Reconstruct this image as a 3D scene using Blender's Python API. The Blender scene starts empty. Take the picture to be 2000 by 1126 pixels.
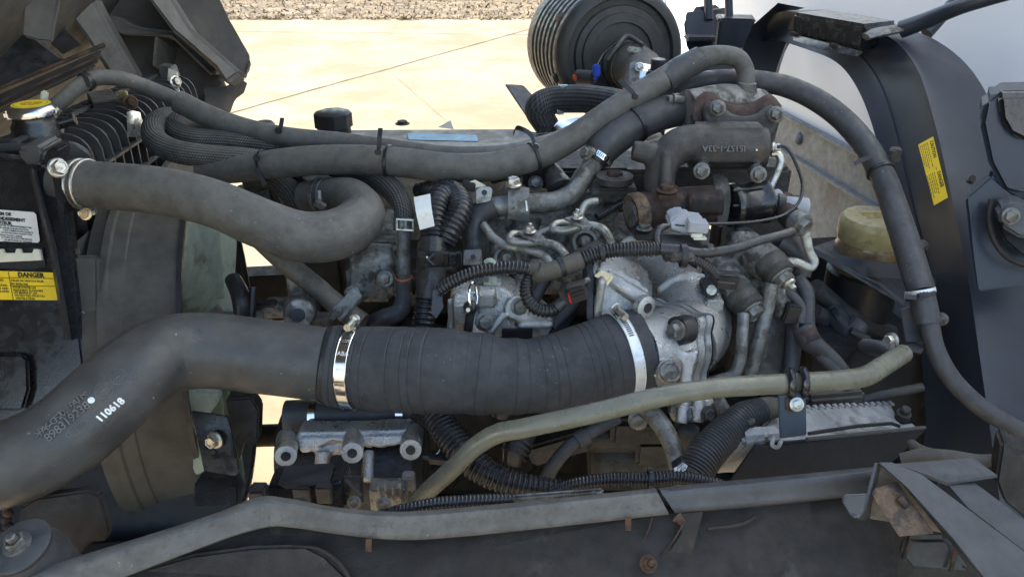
import bpy, bmesh, math, random
from mathutils import Vector, Matrix, noise
random.seed(7)
V = Vector
R = math.radians
SC = bpy.context.scene
COL = SC.collection
# ------------------------------------------------------------------ camera, sky, sun, exposure
CAM_Z = 1.5; PITCH = R(27); F = 1540.0
FWD = V((0, math.cos(PITCH), -math.sin(PITCH))); UP = V((0, math.sin(PITCH), math.cos(PITCH))); RT = V((1, 0, 0))
CP = V((0, 0, CAM_Z))
cam = bpy.data.cameras.new('camera'); cam.sensor_width = 36; cam.lens = 36 * F / 2000; cam.clip_start = .02; cam.clip_end = 500
co = bpy.data.objects.new('camera', cam); COL.objects.link(co); co.location = CP; co.rotation_euler = (R(90) - PITCH, 0, 0)
SC.camera = co
SUN = V((-.82, .08, .50)).normalized()
w = bpy.data.worlds.new('World'); SC.world = w; w.use_nodes = True
nt = w.node_tree; bg = nt.nodes['Background']; sky = nt.nodes.new('ShaderNodeTexSky'); sky.sky_type = 'NISHITA'; sky.sun_disc = False
sky.sun_elevation = math.asin(SUN.z); sky.sun_rotation = math.atan2(SUN.x, SUN.y)
sky.air_density = 1.2; sky.dust_density = 2.0
nt.links.new(sky.outputs[0], bg.inputs[0]); bg.inputs[1].default_value = .15
sl = bpy.data.lights.new('sun', 'SUN'); sl.energy = 2.8; sl.angle = R(.5); sl.color = (1, .93, .80)
so = bpy.data.objects.new('sun', sl); COL.objects.link(so); so.rotation_euler = SUN.to_track_quat('Z', 'Y').to_euler(); so.location = (-3, 2, 6)
vs = SC.view_settings; vs.view_transform = 'Standard'; vs.look = 'None'; vs.gamma = 1; vs.exposure = 1.98; vs.use_curve_mapping = False

# ------------------------------------------------------------------ geometry helpers
def P(x, y, d): return CP + RT * ((x - 1000) / F * d) + UP * ((563 - y) / F * d) + FWD * d
def PZ(x, y, z):
    r = RT * ((x - 1000) / F) + UP * ((563 - y) / F) + FWD
    return CP + r * ((z - CAM_Z) / r.z)
X, Y, Z = V((1, 0, 0)), V((0, 1, 0)), V((0, 0, 1)); TC = -FWD
class G:
    def __init__(s): s.v = []; s.f = []; s.uv = []
    def add(s, *gs):
        for g in gs:
            o = len(s.v); s.v += g.v; s.f += [tuple(i + o for i in q) for q in g.f]; s.uv += (g.uv or [(0, 0)] * len(g.v))
        return s
def J(*gs): return G().add(*gs)
def from_bm(bm):
    g = G(); bm.verts.index_update(); g.v = [v.co.copy() for v in bm.verts]; g.f = [tuple(v.index for v in f.verts) for f in bm.faces]; bm.free(); return g
def crom(pts, rad, sub):
    n = len(pts)
    if n < 3: 
        o = []; q = []
        for k in range(sub + 1): t = k / sub; o.append(pts[0].lerp(pts[1], t)); q.append(rad[0] * (1 - t) + rad[1] * t)
        return o, q
    o = []; q = []
    for i in range(n - 1):
        p1, p2 = pts[i], pts[i + 1]; p0 = pts[i - 1] if i else p1 * 2 - p2; p3 = pts[i + 2] if i + 2 < n else p2 * 2 - p1
        t0 = 0; t1 = t0 + max((p1 - p0).length, 1e-6) ** .5; t2 = t1 + max((p2 - p1).length, 1e-6) ** .5; t3 = t2 + max((p3 - p2).length, 1e-6) ** .5
        for k in range(sub):
            t = t1 + (t2 - t1) * k / sub
            a1 = p0 * ((t1 - t) / (t1 - t0)) + p1 * ((t - t0) / (t1 - t0)); a2 = p1 * ((t2 - t) / (t2 - t1)) + p2 * ((t - t1) / (t2 - t1)); a3 = p2 * ((t3 - t) / (t3 - t2)) + p3 * ((t - t2) / (t3 - t2))
            b1 = a1 * ((t2 - t) / (t2 - t0)) + a2 * ((t - t0) / (t2 - t0)); b2 = a2 * ((t3 - t) / (t3 - t1)) + a3 * ((t - t1) / (t3 - t1))
            o.append(b1 * ((t2 - t) / (t2 - t1)) + b2 * ((t - t1) / (t2 - t1))); u = k / sub; u = u * u * (3 - 2 * u); q.append(rad[i] * (1 - u) + rad[i + 1] * u)
    o.append(pts[-1]); q.append(rad[-1]); return o, q
def respace(pts, rad, step):
    L = [0]
    for i in range(1, len(pts)): L.append(L[-1] + (pts[i] - pts[i - 1]).length)
    n = max(2, round(L[-1] / step)); o = []; q = []; j = 0
    for k in range(n + 1):
        s = L[-1] * k / n
        while j < len(L) - 2 and L[j + 1] < s: j += 1
        t = (s - L[j]) / max(L[j + 1] - L[j], 1e-9); t = min(max(t, 0), 1)
        o.append(pts[j].lerp(pts[j + 1], t)); q.append(rad[j] * (1 - t) + rad[j + 1] * t)
    return o, q
def sweep(pts, rad, n=18, cap=True, closed=False, sq=(1, 1)):
    g = G(); m = len(pts); tv = []
    for i in range(m):
        a = pts[(i - 1) % m] if closed else pts[max(i - 1, 0)]; b = pts[(i + 1) % m] if closed else pts[min(i + 1, m - 1)]
        tv.append((b - a).normalized())
    u = tv[0].orthogonal() if abs(tv[0].z) > .95 else (Z - tv[0] * tv[0].z); u.normalize(); s = 0
    for i in range(m):
        u = (u - tv[i] * u.dot(tv[i])); u.normalize(); w_ = tv[i].cross(u)
        if i: s += (pts[i] - pts[i - 1]).length
        for k in range(n + 1):
            a = 2 * math.pi * k / n
            g.v.append(pts[i] + u * (math.cos(a) * rad[i] * sq[0]) + w_ * (math.sin(a) * rad[i] * sq[1])); g.uv.append((k / n, s))
    N = n + 1
    for i in range(m if closed else m - 1):
        a = i * N; b = ((i + 1) % m) * N
        for k in range(n): g.f.append((a + k, a + k + 1, b + k + 1, b + k))
    if cap and not closed:
        g.f.append(tuple(range(n - 1, -1, -1))); g.f.append(tuple((m - 1) * N + k for k in range(n)))
    return g
def tube(pts, r, n=18, sub=8, **k):
    rad = r if isinstance(r, (list, tuple)) else [r] * len(pts)
    p, q = crom(pts, list(rad), sub); return sweep(p, q, n, **k)
def pp(pts): return [P(*p[:3]) for p in pts], [p[3] * p[2] / F for p in pts]
def tp(*pts, n=18, sub=8, **k):
    a, b = pp(pts); return tube(a, b, n, sub, **k)
def corr(*pts, pitch=8, amp=.16, n=20):
    a, b = pp(pts); p, q = crom(a, b, 10); st = pitch * pts[0][2] / F / 6; p, q = respace(p, q, st)
    pat = (1, 1, 1 - amp * .35, 1 - amp, 1 - amp, 1 - amp * .35); return sweep(p, [q[i] * pat[i % 6] for i in range(len(q))], n)
def path_at(pts, t):
    a, b = pp(pts); p, q = crom(a, b, 12); i = min(max(int(t * (len(p) - 1)), 1), len(p) - 2); return p[i], (p[i + 1] - p[i - 1]).normalized(), q[i]
def lathe(prof, c, ax, n=32, cap=True):
    ax = ax.normalized(); u = ax.orthogonal() if abs(ax.z) > .98 else (Z - ax * ax.z); u.normalize(); w_ = ax.cross(u); g = G(); N = n
    for r, h in prof:
        for k in range(n): a = 2 * math.pi * k / n; g.v.append(c + ax * h + u * (r * math.cos(a)) + w_ * (r * math.sin(a))); g.uv.append((k / n, h))
    for i in range(len(prof) - 1):
        for k in range(n): g.f.append((i * N + k, i * N + (k + 1) % n, (i + 1) * N + (k + 1) % n, (i + 1) * N + k))
    if cap: g.f.append(tuple(range(n - 1, -1, -1))); g.f.append(tuple((len(prof) - 1) * N + k for k in range(n)))
    return g
def ringband(c, ax, r, wd, th, n=40):
    h = wd / 2; e = th * .3
    g = lathe([(r, -h), (r + th - e, -h), (r + th, -h + e), (r + th, h - e), (r + th - e, h), (r, h), (r, -h)], c, ax, n, cap=False); return g
def bev(bm, b, seg=2):
    if b > 0: bmesh.ops.bevel(bm, geom=[e for e in bm.edges if e.calc_face_angle(0) > .35], offset=b, segments=seg, affect='EDGES', clamp_overlap=True)
def prism(poly, vec, b=0, seg=2):
    bm = bmesh.new(); a = [bm.verts.new(p) for p in poly]; c = [bm.verts.new(p + vec) for p in poly]; n = len(poly)
    bm.faces.new(a); bm.faces.new(c[::-1])
    for i in range(n): bm.faces.new((a[i], c[i], c[(i + 1) % n], a[(i + 1) % n]))
    bmesh.ops.recalc_face_normals(bm, faces=bm.faces[:]); bev(bm, b, seg); return from_bm(bm)
def pg(pts, d=1.0, vec=None, b=0, t=.01):
    return prism([P(p[0], p[1], p[2] if len(p) > 2 else d) for p in pts], vec if vec is not None else FWD * t, b)
def box(c, s, b=.002, ax=None, seg=2):
    ax = ax or (X, Y, Z); bm = bmesh.new(); bmesh.ops.create_cube(bm, size=1)
    for v in bm.verts: v.co = c + ax[0] * (v.co.x * s[0]) + ax[1] * (v.co.y * s[1]) + ax[2] * (v.co.z * s[2])
    bmesh.ops.recalc_face_normals(bm, faces=bm.faces[:]); bev(bm, b, seg); return from_bm(bm)
def rotax(yaw=0, roll=0, pitch=0):
    m = Matrix.Rotation(R(yaw), 3, 'Z') @ Matrix.Rotation(R(-roll), 3, 'Y') @ Matrix.Rotation(R(pitch), 3, 'X'); return (m @ X, m @ Y, m @ Z)
def bp(x, y, d, wx, hz, dy, yaw=0, roll=0, pitch=0, b=2):
    k = d / F; return box(P(x, y, d), (wx * k, dy * k, hz * k), b * k, rotax(yaw, roll, pitch))
def hexh(c, ax, r, h, fl=1.35, stud=0):
    ax = ax.normalized()
    g = lathe([(r * fl, 0), (r * fl, h * .18), (r * 1.12, h * .3)], c, ax, 20)
    g.add(lathe([(r, h * .2), (r, h * .85), (r * .86, h), (r * .72, h), (r * .66, h * .88)], c, ax, 6))
    if stud: g.add(lathe([(r * .5, h * .8), (r * .5, h * 1.5), (r * .35, h * 1.65)], c, ax, 12))
    return g
def bolt(x, y, d, r, ax=None, h=None, **k):
    s = d / F; ax = {None: TC, 'u': Z}.get(ax, ax) if not isinstance(ax, Vector) else ax
    return hexh(P(x, y, d), ax, r * s, (h or r * 1.2) * s, **k)
def loft(secs, th=0, closed=False):
    bm = bmesh.new(); rows = [[bm.verts.new(p) for p in s] for s in secs]
    for i in range(len(rows) - 1):
        m = len(rows[i])
        for k in range(m if closed else m - 1): bm.faces.new((rows[i][k], rows[i][(k + 1) % m], rows[i + 1][(k + 1) % m], rows[i + 1][k]))
    bmesh.ops.recalc_face_normals(bm, faces=bm.faces[:])
    if th: bmesh.ops.solidify(bm, geom=bm.faces[:], thickness=th)
    return from_bm(bm)
def smooth_sec(secs, sub=4):
    cols = list(zip(*secs)); cc = [crom(list(c), [0] * len(c), sub)[0] for c in cols]; return [list(r) for r in zip(*cc)]
def ribbon(pts, wv, wd, th, sub=5):
    p, _ = crom(pts, [0] * len(pts), sub); return loft([[q - wv * (wd / 2), q + wv * (wd / 2)] for q in p], th)
def sphere(c, r, n=16, sq=(1, 1, 1)):
    g = lathe([(r * math.sin(math.pi * i / n) + 1e-5, -r * math.cos(math.pi * i / n)) for i in range(n + 1)], V((0, 0, 0)), Z, n * 2, cap=False)
    g.v = [c + V((q.x * sq[0], q.y * sq[1], q.z * sq[2])) for q in g.v]; return g
def cast(g, vox=.0022, it=5, fac=.5):
    me = bpy.data.meshes.new('tmp'); me.from_pydata(g.v, [], g.f); o = bpy.data.objects.new('tmp', me); COL.objects.link(o)
    m = o.modifiers.new('r', 'REMESH'); m.mode = 'VOXEL'; m.voxel_size = vox
    s = o.modifiers.new('s', 'SMOOTH'); s.factor = fac; s.iterations = it
    dg = bpy.context.evaluated_depsgraph_get(); dg.update(); m2 = bpy.data.meshes.new_from_object(o.evaluated_get(dg)); r = G()
    r.v = [v.co.copy() for v in m2.vertices]; r.f = [tuple(p.vertices) for p in m2.polygons]
    bpy.data.objects.remove(o); bpy.data.meshes.remove(me); bpy.data.meshes.remove(m2); return r
def text(lines, o, r, u, ext=.0002, bold=0):
    """lines: (string, x, y, size, align) in metres on the plane o + r*x + u*y"""
    g = G(); r = r.normalized(); u = u.normalized(); n = r.cross(u)
    for (s, x, y, size, al) in lines:
        cu = bpy.data.curves.new('t', 'FONT'); cu.body = s; cu.size = size; cu.extrude = ext; cu.resolution_u = 2; cu.align_x = al; cu.offset = bold * size
        ob = bpy.data.objects.new('t', cu); me = ob.to_mesh(); h = G()
        h.v = [o + r * (v.co.x + x) + u * (v.co.y + y) + n * (v.co.z + ext) for v in me.vertices]; h.f = [tuple(p.vertices) for p in me.polygons]
        ob.to_mesh_clear(); bpy.data.objects.remove(ob); bpy.data.curves.remove(cu); g.add(h)
    return g
# ------------------------------------------------------------------ object helpers
ROOT = []
def tags(o, label=None, cat=None, group=None, kind=None):
    for k, v in (('label', label), ('category', cat), ('group', group), ('kind', kind)):
        if v: o[k] = v
def T(name, label, cat, group=None):
    o = bpy.data.objects.new(name, None); COL.objects.link(o); o.empty_display_size = .02; tags(o, label, cat, group); return o
def M(name, g, mat, par=None, label=None, cat=None, group=None, kind=None, ang=38):
    me = bpy.data.meshes.new(name); me.from_pydata(g.v, [], g.f)
    if g.uv and len(g.uv) == len(g.v):
        a = me.attributes.new('tuv', 'FLOAT_VECTOR', 'POINT'); a.data.foreach_set('vector', [c for q in g.uv for c in (q[0], q[1], 0)])
    me.materials.append(MT[mat]); me.polygons.foreach_set('use_smooth', [True] * len(me.polygons)); me.set_sharp_from_angle(angle=R(ang)); me.update()
    o = bpy.data.objects.new(name, me); COL.objects.link(o); o.parent = par; tags(o, label, cat, group, kind); return o
def finish():
    bpy.context.view_layer.update(); og = {}; ms = [o for o in COL.objects if o.type == 'MESH']; bb = {}
    for o in ms:
        vs_ = [v.co for v in o.data.vertices]; lo = V([min(c[i] for c in vs_) for i in range(3)]); hi = V([max(c[i] for c in vs_) for i in range(3)])
        og[o] = (lo + hi) / 2; p = o
        while p: 
            a, b = bb.get(p, (lo, hi)); bb[p] = (V([min(a[i], lo[i]) for i in range(3)]), V([max(b[i], hi[i]) for i in range(3)])); p = p.parent
    for o in COL.objects:
        if o.type == 'EMPTY' and o in bb: a, b = bb[o]; og[o] = V(((a.x + b.x) / 2, (a.y + b.y) / 2, a.z))
    for o in ms: o.data.transform(Matrix.Translation(-og[o]))
    for o in og: o.location = og[o] - (og[o.parent] if o.parent else V((0, 0, 0)))
# ------------------------------------------------------------------ materials
MT = {}
def mat(name, col, rough=.6, metal=0, var=.3, nsc=45, bump=.1, bsc=350, dust=0, dcol=(.20, .18, .15), spec=.4, stain=None, stainamt=.5, stsc=18, tuv=None, coat=0, trans=0, rvar=.15, speck=0):
    m = bpy.data.materials.new(name); m.use_nodes = True; MT[name] = m; t = m.node_tree; N = t.nodes; L = t.links; b = N['Principled BSDF']
    tc = N.new('ShaderNodeTexCoord')
    def nz(sc, det=5, ro=.6):
        n = N.new('ShaderNodeTexNoise'); n.inputs['Scale'].default_value = sc; n.inputs['Detail'].default_value = det; n.inputs['Roughness'].default_value = ro; L.new(tc.outputs['Object'], n.inputs['Vector']); return n.outputs['Fac']
    def mr(i, a, b_, c=0, d=1):
        n = N.new('ShaderNodeMapRange'); n.interpolation_type = 'SMOOTHSTEP'; L.new(i, n.inputs[0])
        for k, v in zip((1, 2, 3, 4), (a, b_, c, d)): n.inputs[k].default_value = v
        return n.outputs[0]
    def mix(f, a, b_):
        n = N.new('ShaderNodeMix'); n.data_type = 'RGBA'; L.new(f, n.inputs[0])
        for i, q in ((6, a), (7, b_)):
            if isinstance(q, tuple): n.inputs[i].default_value = (*q, 1)
            else: L.new(q, n.inputs[i])
        return n.outputs[2]
    def mul(a, b_):
        n = N.new('ShaderNodeMath'); n.operation = 'MULTIPLY'
        for i, q in enumerate((a, b_)):
            if isinstance(q, (int, float)): n.inputs[i].default_value = q
            else: L.new(q, n.inputs[i])
        return n.outputs[0]
    n1 = nz(nsc); c = mix(mr(n1, .3, .7), tuple(x * (1 - var) for x in col), tuple(min(1, x * (1 + var)) for x in col))
    if stain: c = mix(mr(nz(stsc, 6, .68), .62 - stainamt * .3, .75 - stainamt * .25), c, stain)
    if dust:
        g = N.new('ShaderNodeNewGeometry'); s = N.new('ShaderNodeSeparateXYZ'); L.new(g.outputs['Normal'], s.inputs[0])
        k = mul(mr(s.outputs[2], -.3, 1, .25, 1), mr(nz(30, 8, .7), .25, .75, .35, 1)); c = mix(mul(k, dust), c, dcol)
    if speck: c = mix(mul(mul(mr(nz(260, 2, .5), .70, .74), mr(nz(25, 3), .45, .6)), speck), c, (.34, .32, .28)); c = mix(mul(mr(nz(7, 7, .75), .52, .70), .35), c, tuple(x * 2.0 for x in col)); c = mix(mul(mr(nz(11, 6, .7), .55, .68), .45), c, tuple(x * .5 for x in col))
    h = nz(bsc, 3)
    if tuv:
        at = N.new('ShaderNodeAttribute'); at.attribute_name = 'tuv'; sp = N.new('ShaderNodeSeparateXYZ'); L.new(at.outputs['Vector'], sp.inputs[0])
        def fn(op, a, b_=None):
            n = N.new('ShaderNodeMath'); n.operation = op
            for i, q in enumerate((a, b_)):
                if q is None: continue
                if isinstance(q, (int, float)): n.inputs[i].default_value = q
                else: L.new(q, n.inputs[i])
            return n.outputs[0]
        if tuv[0] == 'braid':   # woven jacket: tows along the hose crossed by picks
            a = fn('SINE', fn('MULTIPLY', sp.outputs[0], 2 * math.pi * tuv[1])); q = fn('SINE', fn('ADD', fn('MULTIPLY', sp.outputs[1], 2 * math.pi / tuv[2]), fn('MULTIPLY', sp.outputs[0], 2 * math.pi * tuv[1] * .5)))
            wv = fn('ADD', fn('MULTIPLY', a, .55), fn('MULTIPLY', q, .45)); k = mr(wv, -.8, .8); c = mix(k, mix(k, tuple(x * .35 for x in col), c), c); h = fn('ADD', k, mul(h, .3))
        if tuv[0] == 'weave':
            a = fn('SINE', fn('ADD', fn('MULTIPLY', sp.outputs[1], 2 * math.pi / tuv[2]), fn('MULTIPLY', sp.outputs[0], 2 * math.pi * tuv[1]))); q = fn('SINE', fn('SUBTRACT', fn('MULTIPLY', sp.outputs[1], 2 * math.pi / tuv[2]), fn('MULTIPLY', sp.outputs[0], 2 * math.pi * tuv[1])))
            h = fn('ADD', mul(fn('MULTIPLY', a, q), .35), h)
    L.new(c, b.inputs['Base Color']); b.inputs['Metallic'].default_value = metal; b.inputs['Specular IOR Level'].default_value = spec
    L.new(mr(nz(nsc * 1.7), .3, .7, max(.03, rough - rvar), min(1, rough + rvar)), b.inputs['Roughness'])
    if coat: b.inputs['Coat Weight'].default_value = coat; b.inputs['Coat Roughness'].default_value = .25
    if trans: b.inputs['Transmission Weight'].default_value = trans
    if bump:
        bn = N.new('ShaderNodeBump'); bn.inputs['Strength'].default_value = min(1, bump * 2); bn.inputs['Distance'].default_value = .0012; L.new(h, bn.inputs['Height']); L.new(bn.outputs[0], b.inputs['Normal'])
    return m
def translucent(name, f=.6):
    t = MT[name].node_tree; b = t.nodes['Principled BSDF']; o = t.nodes['Material Output']; tr = t.nodes.new('ShaderNodeBsdfTranslucent'); mx = t.nodes.new('ShaderNodeMixShader'); mx.inputs[0].default_value = f
    t.links.new(b.inputs['Base Color'].links[0].from_socket, tr.inputs[0]); t.links.new(b.outputs[0], mx.inputs[1]); t.links.new(tr.outputs[0], mx.inputs[2]); t.links.new(mx.outputs[0], o.inputs[0])
mat('hose', (.058, .056, .052), .72, dust=.65, dcol=(.19, .178, .155), speck=.6, rvar=.2, bump=.10, bsc=900, tuv=('weave', 14, .004))  # real dust, its tone lightened further to take in lens glare
mat('hose_dark', (.032, .033, .036), .55, dust=.35, dcol=(.12, .11, .10), bump=.08, speck=.5, rvar=.2)
mat('hose_wrap', (.032, .033, .036), .8, dust=.3, dcol=(.11, .105, .10), bump=.2, bsc=700, var=.2, speck=.5)
mat('braid', (.10, .098, .09), .75, dust=.35, bump=.5, tuv=('braid', 26, .0035))
mat('braid_dark', (.05, .05, .05), .7, dust=.3, bump=.5, tuv=('braid', 22, .0035))
mat('plastic', (.036, .036, .037), .46, dust=.5, dcol=(.14, .128, .11), bump=.12, bsc=1100, nsc=20, speck=.7, rvar=.2)
mat('black', (.014, .014, .016), .42, dust=.15, dcol=(.12, .11, .095), bump=.06)
mat('gloss', (.010, .010, .012), .22, dust=.10, dcol=(.10, .09, .075), bump=.04, coat=.4)
mat('conduit', (.016, .016, .018), .27, dust=.14, dcol=(.13, .12, .10), bump=.05)
mat('tape', (.02, .02, .022), .3, dust=.15, bump=.35, bsc=160)
mat('cloth', (.045, .038, .03), .9, dust=.5, bump=.4, bsc=900)
mat('alu', (.47, .465, .45), .40, .85, var=.12, bump=.55, bsc=600, stain=(.30, .29, .275), stainamt=.24, stsc=150, dust=.15, rvar=.2)
mat('alu_dirty', (.24, .235, .22), .65, .5, var=.35, bump=.5, bsc=380, stain=(.07, .066, .058), stainamt=.6, stsc=60, dust=.3)
mat('alu_dark', (.10, .10, .098), .7, .35, var=.4, bump=.5, bsc=330, stain=(.03, .028, .025), stainamt=.8, stsc=20, dust=.3)
mat('alu_plate', (.42, .43, .44), .45, .8, var=.12, bump=.15, stain=(.16, .16, .16), stainamt=.3)
mat('cover_alu', (.34, .33, .30), .7, .25, var=.2, bump=.4, bsc=300, stain=(.16, .15, .13), stainamt=.6, dust=.4, dcol=(.36, .33, .27))
mat('castiron', (.036, .035, .034), .62, .25, var=.3, bump=.45, bsc=420, stain=(.10, .055, .028), stainamt=.12, stsc=22, dust=.4, dcol=(.13, .115, .095))
mat('engine', (.012, .0125, .0135), .55, .1, var=.5, bump=.5, bsc=260, stain=(.026, .024, .022), stainamt=.4, stsc=30, dust=.06)
mat('rust', (.095, .055, .036), .85, .1, var=.5, bump=.6, bsc=300, stain=(.05, .03, .02), stainamt=.6)
mat('rust_plate', (.15, .095, .058), .85, .1, var=.5, bump=.6, bsc=300, stain=(.06, .045, .035), stainamt=.6, stsc=40)
mat('old_pipe', (.13, .11, .09), .6, .3, var=.3, bump=.3, stain=(.06, .05, .042), stainamt=.5, stsc=30, dust=.3)
mat('matte_black', (.012, .014, .019), .6, 0, var=.15, bump=.05, rvar=.05, spec=.25)
mat('rust_brown', (.070, .042, .032), .7, .3, var=.4, bump=.4, stain=(.028, .022, .02), stainamt=.6)
mat('chrome', (.72, .72, .72), .14, 1, var=.06, bump=.02, rvar=.05)
mat('zinc', (.52, .51, .46), .38, .9, var=.2, bump=.15, stain=(.22, .19, .13), stainamt=.35, stsc=60)
mat('zinc_dull', (.19, .19, .18), .55, .6, var=.3, bump=.3, stain=(.11, .10, .085), stainamt=.6, stsc=60)
mat('line', (.36, .35, .31), .5, .65, var=.2, bump=.15, stain=(.15, .14, .11), stainamt=.45, stsc=40)
mat('band', (.66, .67, .66), .4, .45, var=.1, bump=.06, stain=(.35, .34, .3), stainamt=.2)
mat('olive', (.118, .112, .078), .34, 0, var=.14, bump=.05, speck=.5, dust=.25, dcol=(.19, .18, .14), stain=(.22, .21, .16), stainamt=.1, coat=.15)
mat('arch', (.016, .021, .030), .40, 0, var=.12, bump=.05, nsc=12, dust=.12, dcol=(.07, .075, .085), coat=.12, rvar=.06)
mat('frame', (.016, .0145, .0135), .6, 0, spec=.22, var=.35, bump=.2, dust=.28, dcol=(.085, .070, .055), stain=(.05, .045, .04), stainamt=.12)
mat('trim', (.080, .079, .075), .7, 0, var=.3, bump=.35, bsc=420, dust=.5, dcol=(.17, .16, .14), stain=(.05, .049, .047), stainamt=.38, stsc=130, speck=.6)
mat('bracket', (.038, .040, .044), .5, .15, var=.2, bump=.1, dust=.35, dcol=(.16, .155, .15), stain=(.045, .045, .045), stainamt=.3)
mat('shade_tinted_white', (.54, .60, .67), .30, 0, var=0, nsc=2, bump=0, coat=.2, rvar=0)  # white paint with the blue of skylit shade mixed into its base colour
mat('rail_alu', (.15, .17, .19), .6, 0, var=.2, bump=.15, stain=(.11, .115, .12), stainamt=.35, stsc=7)
mat('fan', (.62, .70, .62), .6, 0, var=.12, bump=.05, stain=(.34, .33, .26), stainamt=.35, dust=.25)
translucent('fan')
mat('shroud', (.034, .033, .031), .75, 0, var=.25, bump=.12, dust=.5, dcol=(.17, .15, .125), nsc=14)
mat('yellow', (.78, .52, .02), .45, var=.06, bump=.02)
mat('yellow_cap', (.80, .68, .03), .45, var=.06, bump=.02)
mat('label_white', (.66, .64, .60), .5, var=.06, bump=.02)
mat('tag_white', (.70, .70, .68), .6, var=.08, bump=.05, stain=(.35, .33, .28), stainamt=.15)
mat('ink', (.02, .018, .015), .6, var=.1, bump=0)
mat('ink_red', (.45, .07, .02), .6, var=.1, bump=0)
mat('ink_faint', (.22, .15, .02), .6, var=.2, bump=0)
mat('ink_white', (.72, .72, .70), .7, var=.15, bump=0)
mat('emboss', (.095, .092, .088), .6, var=.2, bump=0, dust=.35)  # raised lettering toned lighter for edge highlights as well as dust
mat('red', (.55, .025, .03), .4, var=.1, bump=.02)
mat('orange_ring', (.42, .10, .045), .6, var=.2, bump=.05)
mat('blue', (.03, .08, .45), .45, var=.1, bump=.02)
mat('blue_label', (.22, .38, .50), .6, var=.15, bump=.05, stain=(.40, .40, .36), stainamt=.4, stsc=60)
mat('grey_plastic', (.30, .31, .33), .5, var=.08, bump=.05, dust=.25)
mat('ivory', (.60, .57, .45), .5, var=.08, bump=.05)
mat('gold', (.60, .45, .25), .3, .6, var=.1, bump=.05)
mat('cap_amber', (.31, .255, .115), .35, var=.15, bump=.06, dust=.3, dcol=(.3, .28, .2), stain=(.14, .11, .06), stainamt=.4, stsc=30)
mat('fluid', (.17, .105, .045), .3, var=.25, bump=.04, dust=.2, coat=.3)
mat('ecu', (.44, .44, .43), .7, .35, var=.2, bump=.5, bsc=450, stain=(.17, .16, .145), stainamt=.5, dust=.35, dcol=(.33, .31, .28))
mat('cab_plastic', (.055, .053, .050), .8, 0, var=.3, bump=.2, nsc=10, dust=.4, dcol=(.13, .12, .105), stain=(.10, .09, .075), stainamt=.3, stsc=6)
mat('cab_beam', (.11, .105, .10), .75, 0, var=.3, bump=.2, nsc=12, dust=.4, dcol=(.2, .18, .15), stain=(.06, .055, .05), stainamt=.4, stsc=8)
mat('air_box', (.034, .033, .032), .5, 0, var=.2, bump=.06, dust=.4, dcol=(.12, .11, .09))
# ================================================================== THE SETTING
mat('concrete', (.38, .305, .205), .9, 0, var=.12, nsc=.9, bump=.25, bsc=25, stain=(.30, .235, .15), stainamt=.6, stsc=1.3, spec=.2)
mat('joint', (.27, .21, .135), .95, 0, var=.3, nsc=3, bump=.2)
mat('soil', (.24, .185, .12), .95, 0, var=.4, nsc=3, bump=.4, bsc=30)
mat('dry_grass', (.24, .18, .11), .9, 0, var=.45, nsc=6, bump=0)
mat('far_wood', (.10, .075, .055), .9, 0, var=.4, nsc=5, bump=.2)
def sheet(pts, z): g = G(); g.v = [V((x, y, z)) for x, y in pts]; g.f = [tuple(range(len(pts)))]; return g
gr = M('ground', sheet([(-150, -60), (150, -60), (150, 260), (-150, 260)], 0), 'concrete', kind='structure')
def strip_on_ground(a, b, wd, z=.004):
    d = (b - a).normalized(); n = V((-d.y, d.x, 0)) * wd / 2; g = G(); k = 24
    for i in range(k + 1):
        q = a.lerp(b, i / k); j = noise.noise(q * 3) * .02; q = q + V((0, j, 0)); s = 1 + .5 * noise.noise(q * 9); g.v += [V((*(q - n * s).xy, z)), V((*(q + n * s).xy, z))]
    g.f = [(2 * i, 2 * i + 1, 2 * i + 3, 2 * i + 2) for i in range(k)]; return g
for a, b, wd in (((430, 226), (1110, 36), .022), ((880, 245), (760, 140), .008), ((300, 60), (1180, 70), .012)):
    M('slab_joint', strip_on_ground(PZ(*a, 0), PZ(*b, 0), wd), 'joint', gr)
yb = PZ(700, 36, 0).y
M('verge', sheet([(-60, yb), (60, yb), (60, yb + 14), (-60, yb + 14)], .006), 'soil', kind='structure')
g = G(); rnd = random.Random(3)
for i in range(6500):
    x = rnd.uniform(-6, 5); y = yb + rnd.random() ** 1.6 * 2.0 - .12; h = rnd.uniform(.01, .06); a = rnd.uniform(0, 6.28); l = V((math.cos(a), math.sin(a), 0)); o = len(g.v); c = V((x, y, .004)); w_ = rnd.uniform(.006, .02)
    tip = c + l.cross(Z) * rnd.uniform(-.1, .1) + Z * h * rnd.uniform(.25, 1); g.v += [c - l * w_, c + l * w_, tip + l * w_ * .6, tip - l * w_ * .3]; g.f.append((o, o + 1, o + 2, o + 3))
M('dry_grass', g, 'dry_grass', label='dry yellow grass and leaf litter along the edge of the concrete yard', cat='grass', kind='stuff')
fw = T('timber_edging', 'low dark timber edging with short posts behind the dry grass', 'edging')
for i in range(5):
    M('board', box(V((-5.2 + i * 2.62, yb + 1.9, .13)), (2.6, .05, .24), .01), 'far_wood', fw)
    M('post', box(V((-6.5 + i * 2.62, yb + 1.84, .22)), (.08, .08, .44), .01), 'far_wood', fw)

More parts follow.
